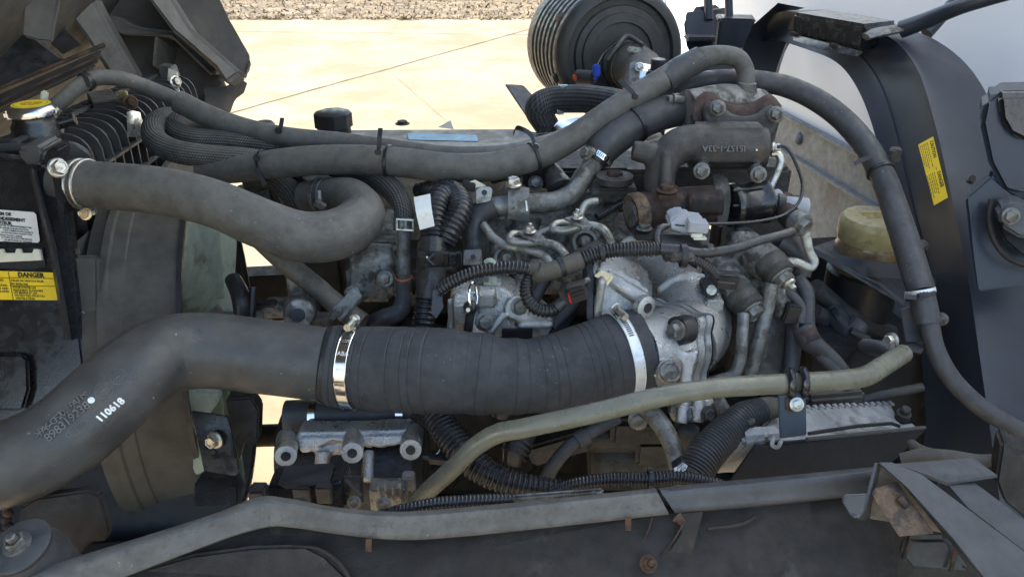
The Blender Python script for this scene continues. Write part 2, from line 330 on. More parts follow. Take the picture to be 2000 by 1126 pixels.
# ------------------------------------------------------------------ white cargo body behind the cab
bd = T('cargo_body', 'white painted cargo box front wall with aluminium bottom rail', 'truck body')
q0, q1, q2 = P(1295, 60, 3.1), P(1510, 230, 2.3), P(1770, 400, 1.75)
wd = V(((q2 - q0).x, (q2 - q0).y, 0)).normalized(); wn = V((wd.y, -wd.x, 0))   # along the wall towards the camera; into the body
if wn.x < 0: wn = -wn
zr = (q1.z + q2.z) / 2
base = V((q1.x, q1.y, 0))
def wall_at(s, z, off=0): return base + wd * s + V((0, 0, z)) + wn * off
sL = (V((q0.x, q0.y, 0)) - base).dot(wd); sR = 2.2
M('front_wall', prism([wall_at(sL, zr + .03), wall_at(sR, zr + .03), wall_at(sR, 3.3), wall_at(sL, 3.3)], wn * 3.0, .004), 'shade_tinted_white', bd)
M('bottom_rail', J(prism([wall_at(sL, zr - .045, -.012), wall_at(sR, zr - .045, -.012), wall_at(sR, zr + .045, -.012), wall_at(sL, zr + .045, -.012)], wn * .1, .002),
    prism([wall_at(sL, zr + .040, -.022), wall_at(sR, zr + .040, -.022), wall_at(sR, zr + .050, -.022), wall_at(sL, zr + .050, -.022)], wn * .02, .002),
    prism([wall_at(sL, zr - .055, -.026), wall_at(sR, zr - .055, -.026), wall_at(sR, zr - .043, -.026), wall_at(sL, zr - .043, -.026)], wn * .03, .002)), 'rail_alu', bd)
M('lower_panel', prism([wall_at(sL, zr - .40, -.004), wall_at(sR, zr - .40, -.004), wall_at(sR, zr - .05, -.004), wall_at(sL, zr - .05, -.004)], wn * .05, .002), 'rail_alu', bd)
rail2 = []
for s in (.18, .78, -.5):
    M('rivet', lathe([(.017, 0), (.017, .004), (.013, .010), (.006, .013)], wall_at(s, zr + .005, -.012), -wn, 18), 'rail_alu', bd)
M('corner_post', prism([wall_at(sL - .06, zr - .1, -.02), wall_at(sL + .01, zr - .1, -.02), wall_at(sL + .01, 3.3, -.02), wall_at(sL - .06, 3.3, -.02)], wn * .3, .01), 'shade_tinted_white', bd)
for z in (1.05, 1.3): M('rivet', lathe([(.012, 0), (.010, .006), (.004, .008)], wall_at(sL - .03, z, -.02), -wn, 14), 'zinc_dull', bd)

# ------------------------------------------------------------------ tilted cab
cab = T('tilted_cab', 'cab tilted forward on its hinge with dusty grey underside', 'truck cab')
hx, hz = -1.35, .66; th = R(50); fl = 1.85
def cabp(u, v, y): return V((hx + u * math.cos(th) - v * math.sin(th), y, hz + u * math.sin(th) + v * math.cos(th)))
y0, y1 = .15, 2.75
M('floor', prism([cabp(0, .04, y0), cabp(fl, .04, y0), cabp(fl, .04, y1), cabp(0, .04, y1)], cabp(0, .08, 0) - cabp(0, .04, 0), .005), 'cab_plastic', cab)
M('cab_shell', prism([cabp(-.05, .082, y0 - .02), cabp(fl + .02, .082, y0 - .02), cabp(fl + .02, 1.5, y0 - .02), cabp(.25, 1.5, y0 - .02), cabp(-.05, .7, y0 - .02)], V((0, y1 - y0 + .04, 0)), .03), 'shade_tinted_white', cab)
M('wheel_arch', pg([(285, -60, 1.75), (405, -60, 1.8), (428, 4, 1.85), (490, 112, 1.9), (484, 138, 1.9), (474, 152, 1.9), (440, 148, 1.85), (380, 100, 1.8)], vec=FWD * .05 + V((-.02, .02, 0)), b=.008), 'cab_plastic', cab)
M('arch_lip', pg([(438, 168, 1.83), (474, 152, 1.86), (466, 175, 1.86), (448, 188, 1.84), (438, 216, 1.83), (400, 214, 1.8), (395, 170, 1.8)], vec=FWD * .04, b=.004), 'cab_plastic', cab)
M('sill_beam', pg([(262, -40, 1.66), (312, -40, 1.72), (370, 52, 1.74), (472, 142, 1.78), (440, 164, 1.76), (420, 132, 1.74), (335, 60, 1.7)], vec=FWD * .05, b=.008), 'cab_beam', cab)
M('inner_panel', pg([(150, -60, 1.78), (290, -60, 1.8), (420, 130, 1.86), (436, 166, 1.86), (396, 212, 1.84), (240, 190, 1.8), (160, 60, 1.78)], vec=FWD * .03, b=.004), 'cab_plastic', cab)
M('ledge', pg([(165, 42, 1.72), (205, 28, 1.74), (240, 38, 1.74), (265, 52, 1.74), (330, 60, 1.76), (352, 76, 1.77), (425, 140, 1.79), (412, 150, 1.79), (334, 74, 1.74), (300, 70, 1.73), (240, 68, 1.71)], vec=V((0, .06, -.012)), b=.006), 'cab_beam', cab)
M('web_plate', pg([(302, 72, 1.73), (308, 71, 1.73), (304, 128, 1.75), (297, 128, 1.75)], vec=FWD * .1, b=.001), 'cab_beam', cab)
M('cross_beam', pg([(108, -40, 1.62), (164, -40, 1.64), (192, 16, 1.66), (300, 206, 1.74), (262, 216, 1.72), (166, 70, 1.64), (130, 20, 1.62)], vec=FWD * .05, b=.006), 'cab_beam', cab)
M('recess', pg([(106, 36, 1.61), (158, 88, 1.62), (122, 106, 1.6), (98, 84, 1.6)], vec=FWD * .005, b=.001), 'black', cab)
M('mud_flap', pg([(50, -60, 1.4), (112, -60, 1.42), (112, 6, 1.42), (104, 40, 1.42), (98, 82, 1.42), (72, 78, 1.4), (42, 70, 1.38)], vec=FWD * .012, b=.003), 'cab_plastic', cab)
M('hinge_plate', pg([(-80, -40, 1.42), (48, 30, 1.46), (75, 80, 1.46), (124, 116, 1.48), (0, 175, 1.42), (-80, 200, 1.4)], vec=FWD * .02, b=.003), 'black', cab)
for a, b, r in (((-60, 196, 1.34), (204, 88, 1.5), 4.5), ((-60, 246, 1.32), (184, 128, 1.48), 3.5), ((-60, 225, 1.33), (190, 112, 1.49), 2.2)):
    M('cross_bar', tp((*a, r), (*b, r), n=10, sub=2), 'rust_brown' if r != 3.5 else 'frame', cab)
M('guide_plate', pg([(-60, 210, 1.36), (196, 98, 1.5), (188, 122, 1.5), (-60, 236, 1.36)], vec=FWD * .004), 'frame', cab)
M('latch_tab', pg([(150, 150, 1.40), (178, 130, 1.42), (186, 142, 1.42), (160, 158, 1.40)], vec=FWD * .02, b=.002), 'rust_brown', cab)

# ------------------------------------------------------------------ chassis
ch = T('truck_chassis', 'black ladder chassis of the truck below the engine', 'chassis')
dx = V((math.cos(R(7)), math.sin(R(7)), 0))
def yawbox(c, s, b=.004, yaw=7): return box(V(c), s, b, rotax(yaw))
M('rail', yawbox((.25, 1.72, .62), (2.6, .06, .2)), 'frame', ch)
M('rail', yawbox((.20, .80, .66), (2.9, .05, .22)), 'frame', ch)
for x in (-.78, .95): M('crossmember', yawbox((x, 1.26, .55), (.12, .9, .1)), 'frame', ch)
M('brace', tp((440, 852, 1.5, 22), (640, 846, 1.5, 22), n=12, sub=2), 'frame', ch)
M('undertray', box(V((.22, 1.15, .44)), (1.0, .85, .02), .004), 'frame', ch)
M('underfloor', yawbox((.95, 1.30, .60), (.5, .9, .05)), 'frame', ch)
# ================================================================== RADIATOR AND COOLING
rad = T('radiator', 'black radiator with ribbed plastic top tank and folded steel side plate', 'radiator')
N0, N1 = P(30, 288, .97), P(312, 152, 1.52)
ax = (N1 - N0).normalized(); sd = V((ax.y, -ax.x, 0)).normalized(); up_ = sd.cross(ax).normalized()
if up_.z < 0: up_ = -up_
Lk = (N1 - N0).length
def tank_sec(o, e=0, hgt=.115, hw=.056):
    pts = []
    for i in range(13):
        a = math.pi * i / 12; cx = math.copysign(abs(math.cos(a)) ** .6, math.cos(a)); pts.append(o + sd * (-(hw + e) * cx) + up_ * ((.045 + e) * math.sin(a) ** .6 - .048))
    return [o + sd * (-(hw + e)) - up_ * hgt] + pts + [o + sd * (hw + e) - up_ * hgt]
M('top_tank', loft([tank_sec(N0 - ax * .012)] + [tank_sec(N0 + ax * Lk)], 0, True).add(prism(tank_sec(N0 + ax * Lk), ax * .002)), 'black', rad)
k = 0; s = -.008
while s < Lk:
    M('rib', prism(tank_sec(N0 + ax * s, .0095, .112), ax * .0036), 'plastic', rad); s += .0335
for e, h in ((.0, .0065), (.064, -.045), (.064, -.085)):
    o = N0 + sd * e + up_ * h
    M('long_rib', prism([o - up_ * .002 - sd * .004, o + up_ * .002 - sd * .004, o + up_ * .002 + sd * .004, o - up_ * .002 + sd * .004], ax * Lk), 'plastic', rad)
M('near_end', prism(tank_sec(N0 - ax * .012, .002), ax * -.003, .001), 'black', rad)
M('end_plate', pg([(308, 128, 1.50), (334, 132, 1.50), (346, 168, 1.50), (338, 196, 1.5), (318, 190, 1.5)], vec=V((0, .03, 0)), b=.002), 'plastic', rad)
M('bracket', pg([(328, 132, 1.46), (345, 140, 1.46), (350, 180, 1.46), (336, 186, 1.46), (326, 160, 1.46)], vec=FWD * .006, b=.001), 'ivory', rad)
M('bolt', bolt(342, 160, 1.455, 9, V((.8, -.5, .3))), 'zinc', rad)
# overflow box and bracket in the middle of the tank
M('sensor_box', J(bp(200, 205, 1.22, 92, 30, 40, yaw=-58, b=2)), 'black', rad)
M('sensor_lid', bp(200, 188, 1.215, 100, 4, 46, yaw=-58, b=1), 'plastic', rad)
M('bracket', J(pg([(246, 218, 1.16), (264, 222, 1.17), (270, 246, 1.17), (296, 250, 1.2), (296, 266, 1.2), (248, 270, 1.16)], vec=V((.004, .01, 0)), b=.001)), 'zinc', rad)
M('bolt', bolt(254, 200, 1.16, 11, V((.7, -.6, .3))), 'rust', rad)
M('clip', bp(240, 184, 1.18, 18, 14, 10, b=2), 'cap_amber', rad)
# the neck and cap
cpt = P(72, 246, 1.02); 
M('filler_neck', lathe([(.030, -.035), (.030, .010), (.026, .016), (.026, .024)], cpt - Z * .008, Z, 36), 'gloss', rad)
capo = M('cap', J(lathe([(.0265, .014), (.0290, .016), (.0290, .022), (.0270, .026), (.0235, .0285), (.0205, .028)], cpt, Z, 40), *[box(cpt + V((math.cos(a) * .026, math.sin(a) * .026, .017)), (.014, .012, .011), .003, rotax(math.degrees(a))) for a in (.4, 3.5)]), 'chrome', rad)
dk = M('sticker', lathe([(.0225, .0286), (.0225, .0290)], cpt, Z, 40), 'yellow_cap', capo)
M('sticker_print', J(ringband(cpt + Z * .0289, Z, .0190, .0006, .0008), *[prism([cpt + V((x0, y, .0289)), cpt + V((x1, y, .0289)), cpt + V((x1, y + .0022, .0289)), cpt + V((x0, y + .0022, .0289))], Z * .0003) for x0, x1, y in ((-.012, -.002, .006), (0, .011, .006), (-.014, .0, .001), (.002, .013, .001), (-.012, -.004, -.004), (-.002, .012, -.004), (-.008, .008, -.009))]), 'ink_red', capo)
M('pressure_lever', bp(87, 188, 1.04, 13, 22, 8, yaw=20, roll=-18, b=3), 'ivory', rad)
M('overflow_spigot', tube([cpt + V((.02, .005, 0)), cpt + V((.045, .012, .006))], .0075), 'gloss', rad)
# side plate
spl = M('side_plate', pg([(-90, 296), (72, 318), (84, 332), (98, 334), (106, 330), (124, 336), (130, 430), (146, 560), (160, 690), (180, 860), (176, 890), (-90, 900)], .93, vec=Y * .02, b=.003), 'gloss', rad)
M('plate_fold', loft([[P(58, 332, .929), P(63, 331, .917), P(69, 332, .929)], [P(96, 480, .929), P(101, 480, .917), P(107, 480, .929)], [P(128, 660, .929), P(132, 662, .917), P(138, 664, .929)]], .0015), 'bracket', rad)
M('plate_emboss', pg([(-60, 690), (48, 690), (60, 700), (62, 760), (50, 800), (-60, 800)], .926, vec=TC * .006, b=.003), 'gloss', rad)
M('white_bracket', J(pg([(-40, 488), (10, 486), (12, 494), (34, 494), (36, 486), (44, 486), (46, 494), (68, 494), (70, 486), (82, 487), (86, 508), (-40, 514)], .926, vec=TC * .005, b=.0006)), 'ivory', rad)
M('slot', pg([(-40, 484), (84, 482), (90, 520), (60, 526), (-40, 522)], .9285, vec=TC * .001), 'black', rad)
M('hook', pg([(30, 290), (76, 286), (86, 300), (82, 322), (60, 326), (40, 318)], .925, vec=V((0, .05, .0)), b=.004), 'plastic', rad)
M('upright', pg([(86, 300), (102, 286), (114, 292), (112, 330), (120, 345), (124, 420), (112, 420), (100, 340), (84, 322)], .915, vec=V((0, .03, 0)), b=.002), 'gloss', rad)
M('bolt', bolt(112, 328, .90, 15, V((.75, -.55, .3)), h=20, fl=1.3), 'zinc', rad)
M('tank_flange', prism([N0 - up_ * .116 + sd * .02, N0 - up_ * .116 + sd * .07, N0 - up_ * .130 + sd * .07, N0 - up_ * .130 + sd * .02], ax * Lk), 'black', rad)
for i in range(12):
    o = N0 + ax * (.05 + i * .035) + sd * .066 - up_ * .122; M('crimp_tab', box(o, (.010, .014, .012), .002, (sd, ax, up_)), 'zinc', rad)
M('core', prism([N0 - up_ * .13 - sd * .045 + ax * .05, N0 - up_ * .13 + sd * .045 + ax * .05, N0 - up_ * .6 + sd * .045 + ax * .05, N0 - up_ * .6 - sd * .045 + ax * .05], ax * (Lk - .05)), 'engine', rad)
# labels
n0 = P(-20, 412, .926); r_ = (P(70, 418, .926) - P(0, 411, .926)).normalized(); u_ = (P(0, 411, .926) - P(6, 476, .926)).normalized(); kk = .926 / F
def lab(pts, d, t=.0004): return pg(pts, d, vec=TC * t)
wl = M('coolant_label', lab([(-90, 403), (66, 414), (71, 419), (78, 470), (74, 474), (-90, 468)], .9265), 'label_white', rad, label='white coolant label in French on the side plate')
tl = [('SYSTÈM DE', 0, 424, 11.5), ('REFROIDISSEMENT', 0, 433.5, 11.5), ('MOTEUR', 0, 443, 11.5)]
def on(x, y): return P(x, y, .9258)
rows = [('SYSTEM DE', 22, 420, 9.5, .05), ('REFROIDISSEMENT', 50, 430, 9.5, .05), ('MOTEUR', 23, 437.5, 9.5, .05)] + [(s, e, 442 + i * 4.6, 4.6, .01) for i, (s, e) in enumerate((('LIQUIDE DE CE REFROIDISSEMENT MIS', 62), ('MOTEUR ASSURE UNE PROTECTION', 56), ("A DES TEMPERATURES JUSQU'A", 65), ('LA PROTECTION DEVRAIT ETRE', 63), ('MAINTENUE TOUTE L ANNEE', 44), ("LE GUIDE DE L'AUTOMOBILISTE", 63), ('LES METHODES DE VIDANGE', 63), ('SYSTEME DE REFROIDISSEMENT', 65), ('RECOMMANDEES', 28)))]
tr = (P(66, 418, .9) - P(0, 412, .9)).normalized(); tu = (P(0, 412, .9) - P(7, 470, .9)).normalized()
tg = G()
for s, e, y, sz, bo in rows: tg.add(text([(s, 0, 0, sz * kk * .92, 'RIGHT')], on(e, y + e * .07), tr, tu, .0001, bo))
M('lettering', tg, 'ink', wl)
yl = M('fan_warning_label', lab([(-90, 526), (104, 532), (109, 537), (116, 580), (112, 586), (-90, 584)], .9265), 'yellow', rad, label='yellow DANGER fan blade label on the side plate')
tg = G()
for s, e, y, sz, al, bo in (('DANGER', 61, 542, 11, 'CENTER', .045), ('PALES DE VENTILATEUR', 22, 550.5, 7.4, 'LEFT', .01), ('EN MARCHE', 22, 557, 7.4, 'LEFT', .01), ('POUR ÉVITER LES', 25, 563.5, 7.4, 'LEFT', .01), ('BLESSURES, ÉLOIGNEZ', 26, 569, 7.4, 'LEFT', .01), ('LES MAINS ET LES', 27, 574, 7.4, 'LEFT', .01), ('OUTILS DES PALES DU', 29, 579.4, 7.4, 'LEFT', .01), ('VENTILATEUR.', 31, 585, 7.4, 'LEFT', .01), ('BLADES', 7, 550, 7.4, 'RIGHT', .01), ('PERSONAL', 15, 560, 7.4, 'RIGHT', .01), ('HANDS AND', 17, 566, 7.4, 'RIGHT', .01), ('FAN BLADES', 18, 572, 7.4, 'RIGHT', .01)):
    tg.add(text([(s, 0, 0, sz * kk * (1.15 if sz > 8 else .80), al)], on(e, y - 1 + .0 * e), (P(100, 533, .9) - P(0, 530, .9)), (P(0, 530, .9) - P(7, 584, .9)), .0001, bo))
for a, b in (((16, 530), (26, 585)), ((-60, 541), (107, 544)), ((20, 558), (111, 559))): tg.add(tube([on(*a), on(*b)], .00035, 4, 1))
M('lettering', tg, 'ink', yl)
M('pencil_mark', tube([on(32, 640), on(40, 655), on(34, 662), on(42, 668), on(38, 672)], .0004, 5, 3), 'ink', rad)

# ------------------------------------------------------------------ fan shroud and fan
sc_ = P(300, 690, 1.18)
shr = T('fan_shroud', 'dusty grey plastic fan shroud with round duct beside the radiator', 'fan shroud')
TH = R(10); AX = V((math.cos(TH), math.sin(TH), 0)); AY = V((-math.sin(TH), math.cos(TH), 0)); sx0 = sc_.x; sc_ = sc_ + V((-.045, 0, 0))   # the truck stands turned 10 degrees to the view
def xl(prof, n=72): return lathe([(r, x - sx0) for r, x in prof], sc_, AX, n, cap=False)
M('duct_ring', xl([(.245, -.50), (.258, -.50), (.260, -.485), (.2625, -.482), (.2625, -.474), (.2595, -.471), (.2585, -.455), (.2565, -.453), (.2565, -.398), (.2575, -.394), (.252, -.392), (.250, -.398), (.247, -.50)]), 'shroud', shr)
M('rim_seal', xl([(.2535, -.3935), (.2595, -.3935), (.2595, -.387), (.2535, -.387), (.2535, -.3935)]), 'black', shr)
M('shroud_box', pg([(126, 492, .955), (146, 474, .96), (222, 408, 1.06), (262, 410, 1.08), (250, 480, 1.04), (240, 560, 1.02), (228, 640, 1.01), (226, 740, 1.0), (190, 800, .97), (168, 760, .955)], vec=V((0, .10, 0)), b=.010), 'shroud', shr)
M('shroud_front', pg([(150, 500), (196, 498), (204, 506), (206, 600), (200, 690), (176, 716)], .955, vec=TC * .016, b=.010), 'shroud', shr)
M('shroud_flange', pg([(124, 494), (138, 482), (150, 502), (180, 740), (196, 900), (176, 900), (150, 690)], .948, vec=Y * .006, b=.001), 'black', shr)
M('bolt', bolt(164, 614, .945, 9), 'zinc', shr); M('bolt', bolt(148, 492, .944, 7), 'shroud', shr)
M('back_panel', prism([V((-.53, 1.02, .42)), V((-.61, 1.5, .42)), V((-.61, 1.5, 1.10)), V((-.53, 1.02, 1.10))], X * .01), 'shroud', shr)
fan = T('cooling_fan', 'pale dusty plastic cooling fan inside the shroud duct', 'fan')
fc = sc_ + AX * (-.425 - sx0)
M('hub', lathe([(.075, -.03), (.075, .02), (.06, .03), (.05, .035), (.05, .07)], fc, AX, 36), 'alu_dark', fan)
for i in range(9):
    a = 2 * math.pi * i / 9 + .62; secs = []
    for j in range(6):
        r = .07 + .168 * j / 5; tw = R(48 - 18 * j / 5); e = AY * math.cos(a) + Z * math.sin(a); q = AY * -math.sin(a) + Z * math.cos(a); c = .046 + .022 * j / 5
        secs.append([fc + e * (r - .004 * abs(s)) + (q * math.cos(tw) - AX * math.sin(tw)) * (c * s) + AX * (.008 * (1 - s * s)) for s in (-1, -.5, 0, .5, 1)])
    M('blade', loft(secs, .003), 'fan', fan)
M('clutch', lathe([(.055, .07), (.058, .075), (.058, .10), (.03, .105), (.03, .16)], fc, AX, 30), 'alu_dirty', fan)

# ------------------------------------------------------------------ hoses at the left
hp = ((118, 356, .95, 44), (200, 362, .94, 46), (320, 374, .925, 47), (420, 398, .92, 47), (510, 436, .925, 49), (590, 462, .935, 50), (662, 456, .955, 50), (706, 424, .985, 46), (690, 390, 1.02, 40), (640, 382, 1.06, 34), (600, 386, 1.08, 33))
rh = T('radiator_hose', 'thick dusty rubber hose from the radiator neck bending under the long hoses', 'hose')
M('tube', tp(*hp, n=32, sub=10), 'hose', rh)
for t in (.050, .068):
    c, a, r = path_at(hp, t); M('wire_clamp', sweep([c + (a.orthogonal().normalized() * math.cos(q) + a.cross(a.orthogonal().normalized()) * math.sin(q)) * (r + .0012) for q in [2 * math.pi * i / 40 for i in range(40)]], [.0021] * 40, 8, closed=True), 'zinc', rh)
M('clamp_block', J(bp(172, 414, .915, 34, 10, 16, roll=6, b=1.5)), 'zinc', rh); M('clamp_screw', bolt(168, 418, .905, 9), 'gold', rh)
c, a, r = path_at(hp, .93); M('end_clamp', J(ringband(c, a, r + .0004, .006, .0012), ringband(c - a * .012, a, r + .0004, .003, .0012)), 'zinc_dull', rh)
M('clamp_block', J(bp(625, 400, 1.0, 22, 12, 14, roll=-30, b=1.5), tp((622, 372, 1.0, 5), (624, 398, 1.0, 5))), 'zinc_dull', rh)
ne = T('coolant_neck', 'black plastic radiator outlet neck with round ribbed mouth', 'pipe')
M('flange', lathe([(.034, -.02), (.036, 0), (.032, .004), (.031, .012)], P(128, 330, 1.0), V((.6, -.7, .1)), 30), 'black', ne)
M('neck', tube([P(112, 352, .98), P(95, 345, 1.02)], .026), 'black', ne)

ov = ((100, 214, 1.03, 14), (122, 196, 1.03, 15), (150, 172, 1.04, 15), (186, 153, 1.06, 15), (240, 155, 1.09, 15), (300, 176, 1.12, 15), (356, 200, 1.13, 15))
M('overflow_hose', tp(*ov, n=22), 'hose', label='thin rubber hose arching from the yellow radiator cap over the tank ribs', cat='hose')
M('hose_clip', J(ringband(*path_at(ov, .44)[:2], path_at(ov, .44)[2] + .0004, .008, .002), bp(170, 158, 1.03, 10, 26, 6, roll=10)), 'black', label='black plastic clip standing under the thin radiator cap hose', cat='clip')
l1 = ((348, 198, 1.13, 22), (400, 224, 1.13, 22), (470, 250, 1.13, 22), (560, 270, 1.12, 22), (660, 280, 1.12, 22), (760, 293, 1.11, 22), (880, 306, 1.10, 21), (980, 303, 1.11, 20), (1060, 285, 1.16, 20), (1130, 262, 1.22, 20))
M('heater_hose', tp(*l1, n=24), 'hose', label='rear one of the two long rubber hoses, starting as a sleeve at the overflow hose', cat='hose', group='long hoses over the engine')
l2 = ((392, 334, 1.08, 24), (450, 332, 1.07, 26), (510, 324, 1.06, 28), (600, 314, 1.05, 29), (700, 312, 1.04, 29), (790, 318, 1.03, 29), (880, 328, 1.02, 29), (970, 324, 1.02, 28), (1050, 304, 1.03, 27), (1120, 268, 1.04, 25), (1190, 220, 1.05, 24), (1260, 177, 1.06, 24), (1320, 140, 1.07, 23), (1360, 118, 1.075, 22), (1405, 108, 1.08, 19), (1440, 114, 1.08, 18), (1456, 138, 1.08, 17), (1456, 176, 1.08, 17))
h2 = T('heater_hose', 'front one of the two long rubber hoses, curling down onto the cast elbow', 'hose', 'long hoses over the engine')
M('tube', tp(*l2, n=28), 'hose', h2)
M('sleeve', tp((1296, 158, 1.066, 25), (1330, 135, 1.073, 25.5), (1368, 115, 1.078, 24.5), n=24), 'hose_dark', h2)
M('crimp', J(ringband(P(1452, 180, 1.08), V((.05, -.1, 1)), .0122, .010, .0014), bp(1470, 178, 1.07, 14, 16, 12, yaw=20)), 'zinc_dull', h2)
br1 = ((352, 226, 1.20, 14), (322, 228, 1.17, 18), (300, 246, 1.13, 21), (306, 276, 1.09, 23), (346, 296, 1.07, 23), (420, 306, 1.07, 22), (500, 314, 1.08, 22), (540, 330, 1.1, 22))
M('braided_hose', tp(*br1, n=28, sub=10), 'braid', label='lower woven grey hose doubling back beside the radiator tank', cat='hose', group='woven hoses')
br2 = ((430, 262, 1.24, 14), (390, 238, 1.22, 18), (356, 234, 1.18, 20), (342, 252, 1.15, 21), (372, 270, 1.13, 22), (450, 276, 1.13, 22), (540, 286, 1.13, 22), (640, 302, 1.14, 20))
M('braided_hose', tp(*br2, n=28, sub=10), 'braid', label='upper woven grey hose looped under the overflow sleeve', cat='hose', group='woven hoses')
M('sleeve_hose', tp((478, 346, 1.10, 20), (530, 348, 1.10, 22), (566, 374, 1.10, 23), (584, 408, 1.10, 22), (596, 450, 1.11, 22)), 'braid_dark', label='short dark woven hose curving down behind the thick radiator hose', cat='hose')
vh = ((580, 334, 1.12, 22), (660, 334, 1.10, 23), (730, 348, 1.06, 23), (772, 378, 1.02, 22), (788, 410, 1.0, 19), (789, 448, 1.0, 19))
vt = T('bypass_hose', 'black rubber hose bending down onto the grey steel pipe with orange rings', 'hose')
M('tube', tp(*vh, n=24), 'braid_dark', vt)
M('spring_clamp', J(ringband(P(789, 438, 1.0), (P(788, 410, 1.0) - P(789, 448, 1.0)), .0128, .014, .0012)), 'zinc_dull', vt)
M('clamp_frame', J(*[tube([P(*a, .983), P(*b, .983)], .0016, 8, 1) for a, b in (((774, 428), (808, 430)), ((774, 448), (808, 450)), ((775, 428), (775, 448)), ((807, 430), (807, 450)), ((792, 430), (792, 449)))]), 'zinc', vt)
vp = T('steel_pipe', 'grey steel coolant pipe standing upright with two orange rings', 'pipe')
M('tube', tp((789, 440, 1.0, 14), (788, 500, .99, 14), (788, 545, .985, 14), n=20), 'zinc_dull', vp)
M('sleeve', tp((788, 540, .985, 15.5), (788, 575, .98, 15.5), n=20), 'alu_dark', vp)
for y in (541, 574): M('ring', ringband(P(788, y, .983), Z, .0098, .0022, .0012), 'orange_ring', vp)
M('elbow', tp((788, 570, .98, 15), (787, 592, .975, 17), (778, 610, .97, 18), (752, 620, .97, 18), (735, 628, .98, 18), n=20), 'hose_dark', vp)
# ================================================================== CHARGE AIR PIPE AND HOSE
cpp = ((-120, 930, .73, 86), (-30, 915, .74, 85), (60, 888, .75, 84), (130, 848, .76, 83), (210, 778, .79, 82), (275, 722, .815, 79), (330, 692, .84, 76), (400, 684, .86, 74), (500, 694, .875, 73), (640, 712, .885, 72))
ca = T('charge_air_pipe', 'fat grey plastic charge air pipe with moulded numbers rising from the lower left', 'pipe')
M('tube', tp(*cpp, n=40, sub=10), 'plastic', ca)
eA = (P(640, 712, .885) - P(560, 702, .88)).normalized(); eC = P(650, 713, .885)
M('bead', lathe([(.0405, -.012), (.0432, -.010), (.0448, -.003), (.0448, .003), (.0430, .006), (.0445, .009), (.0445, .016), (.042, .018)], eC, eA, 48, cap=False), 'black', ca)
# moulded writing on the pipe: the plane tangent to the side that faces the viewer
def pipe_front(x, y, off=0):
    # depth of the pipe's front surface below image point (x, y), found on the swept tube itself
    best = None
    a, b = pp(cpp); p, q = crom(a, b, 10)
    ray = (P(x, y, 1) - CP).normalized()
    for c, r, i in zip(p, q, range(len(p))):
        if not 0 < i < len(p) - 1: continue
        t = (p[i + 1] - p[i - 1]).normalized(); oc = CP - c; 
        dd = ray - t * ray.dot(t); oo = oc - t * oc.dot(t); A = dd.dot(dd); B = oo.dot(dd); C_ = oo.dot(oo) - r * r; D = B * B - A * C_
        if D < 0: continue
        s = (-B - math.sqrt(D)) / A; h = CP + ray * s
        al = abs((h - c).dot(t))
        if best is None or al < best[0]: n = h - c; n -= t * n.dot(t); best = (al, h + n.normalized() * off, n.normalized(), t)
    return best[1:]
def pipe_text(s, x0, y0, x1, y1, size, mt, ext=.0004, bo=0):
    n = len(s); g = G()
    for i, chh in enumerate(s):
        if chh == ' ': continue
        t = (i + .5) / n; h, nn, tt = pipe_front(x0 + (x1 - x0) * t, y0 + (y1 - y0) * t, -.0001)
        dr = P(x1, y1, .78) - P(x0, y0, .78); dr = (dr - nn * dr.dot(nn)).normalized(); uu = nn.cross(dr)
        g.add(text([(chh, 0, -size * .35, size, 'CENTER')], h, dr, uu, ext, bo))
    M('lettering', g, mt, ca)
pipe_text('>PA6-GF20, PA11<', 72, 850, 168, 768, .0092, 'emboss', .0008, .012)
pipe_text('898319238', 90, 857, 172, 788, .0112, 'emboss', .0008, .012)
pipe_text('110618', 190, 820, 240, 779, .0098, 'ink_white', .0001, .04)
h, nn, tt = pipe_front(178, 781, 0); M('paint_dot', lathe([(.0032, 0), (.003, .0004)], h, nn, 18), 'ink_white', ca)
for x, y in ((202, 762), (231, 735)):
    h, nn, tt = pipe_front(x, y, -.0004); g = J(ringband(h, nn, .0076, .0012, .0007, 30), ringband(h, nn, .0040, .0010, .0004, 24), box(h, (.0062, .0009, .001), 0, (tt, nn.cross(tt), nn)))
    for k in range(12):
        e = tt * math.cos(k * .5236) + nn.cross(tt) * math.sin(k * .5236); g.add(box(h + e * .0059, (.0014, .0008, .001), 0, (e, nn.cross(e), nn)))
    M('date_stamp', g, 'emboss', ca)
h, nn, tt = pipe_front(149, 837, -.0003); q = nn.cross(tt); M('oval_mark', J(sweep([h + tt * (.0098 * math.cos(a)) + q * (.0042 * math.sin(a)) for a in [2 * math.pi * i / 32 for i in range(32)]], [.0005] * 32, 6, closed=True), text([('Brock', 0, -.0018, .0062, 'CENTER')], h, tt, q, .0004)), 'emboss', ca)

shp = ((648, 713, .885, 79), (668, 715, .885, 80), (700, 717, .883, 80), (740, 720, .88, 83), (800, 722, .875, 84), (860, 724, .87, 84), (920, 728, .87, 81), (965, 732, .87, 76), (1000, 734, .872, 73), (1040, 733, .875, 73), (1090, 726, .88, 76), (1140, 714, .885, 81), (1190, 700, .89, 84), (1235, 688, .895, 84), (1252, 684, .897, 83))
sh = T('charge_air_hose', 'wide black wrapped rubber hose between the plastic pipe and the intake throttle', 'hose')
a_, b_ = pp(shp); p_, q_ = crom(a_, b_, 16); p_, q_ = respace(p_, q_, .0011)
rr = []; ph = 0
for i in range(len(p_)):
    s = i * .0011; st = (s / .0125 + .6 * math.sin(s * 60) + .35 * math.sin(s * 151)); fr = st - math.floor(st)
    rr.append(q_[i] + .0003 * fr - (.0006 if fr < .08 else 0) + .0004 * math.sin(s * 190) * math.exp(-((s - .19) / .05) ** 2) * 3)
M('tube', sweep(p_, rr, 56), 'hose_wrap', sh)
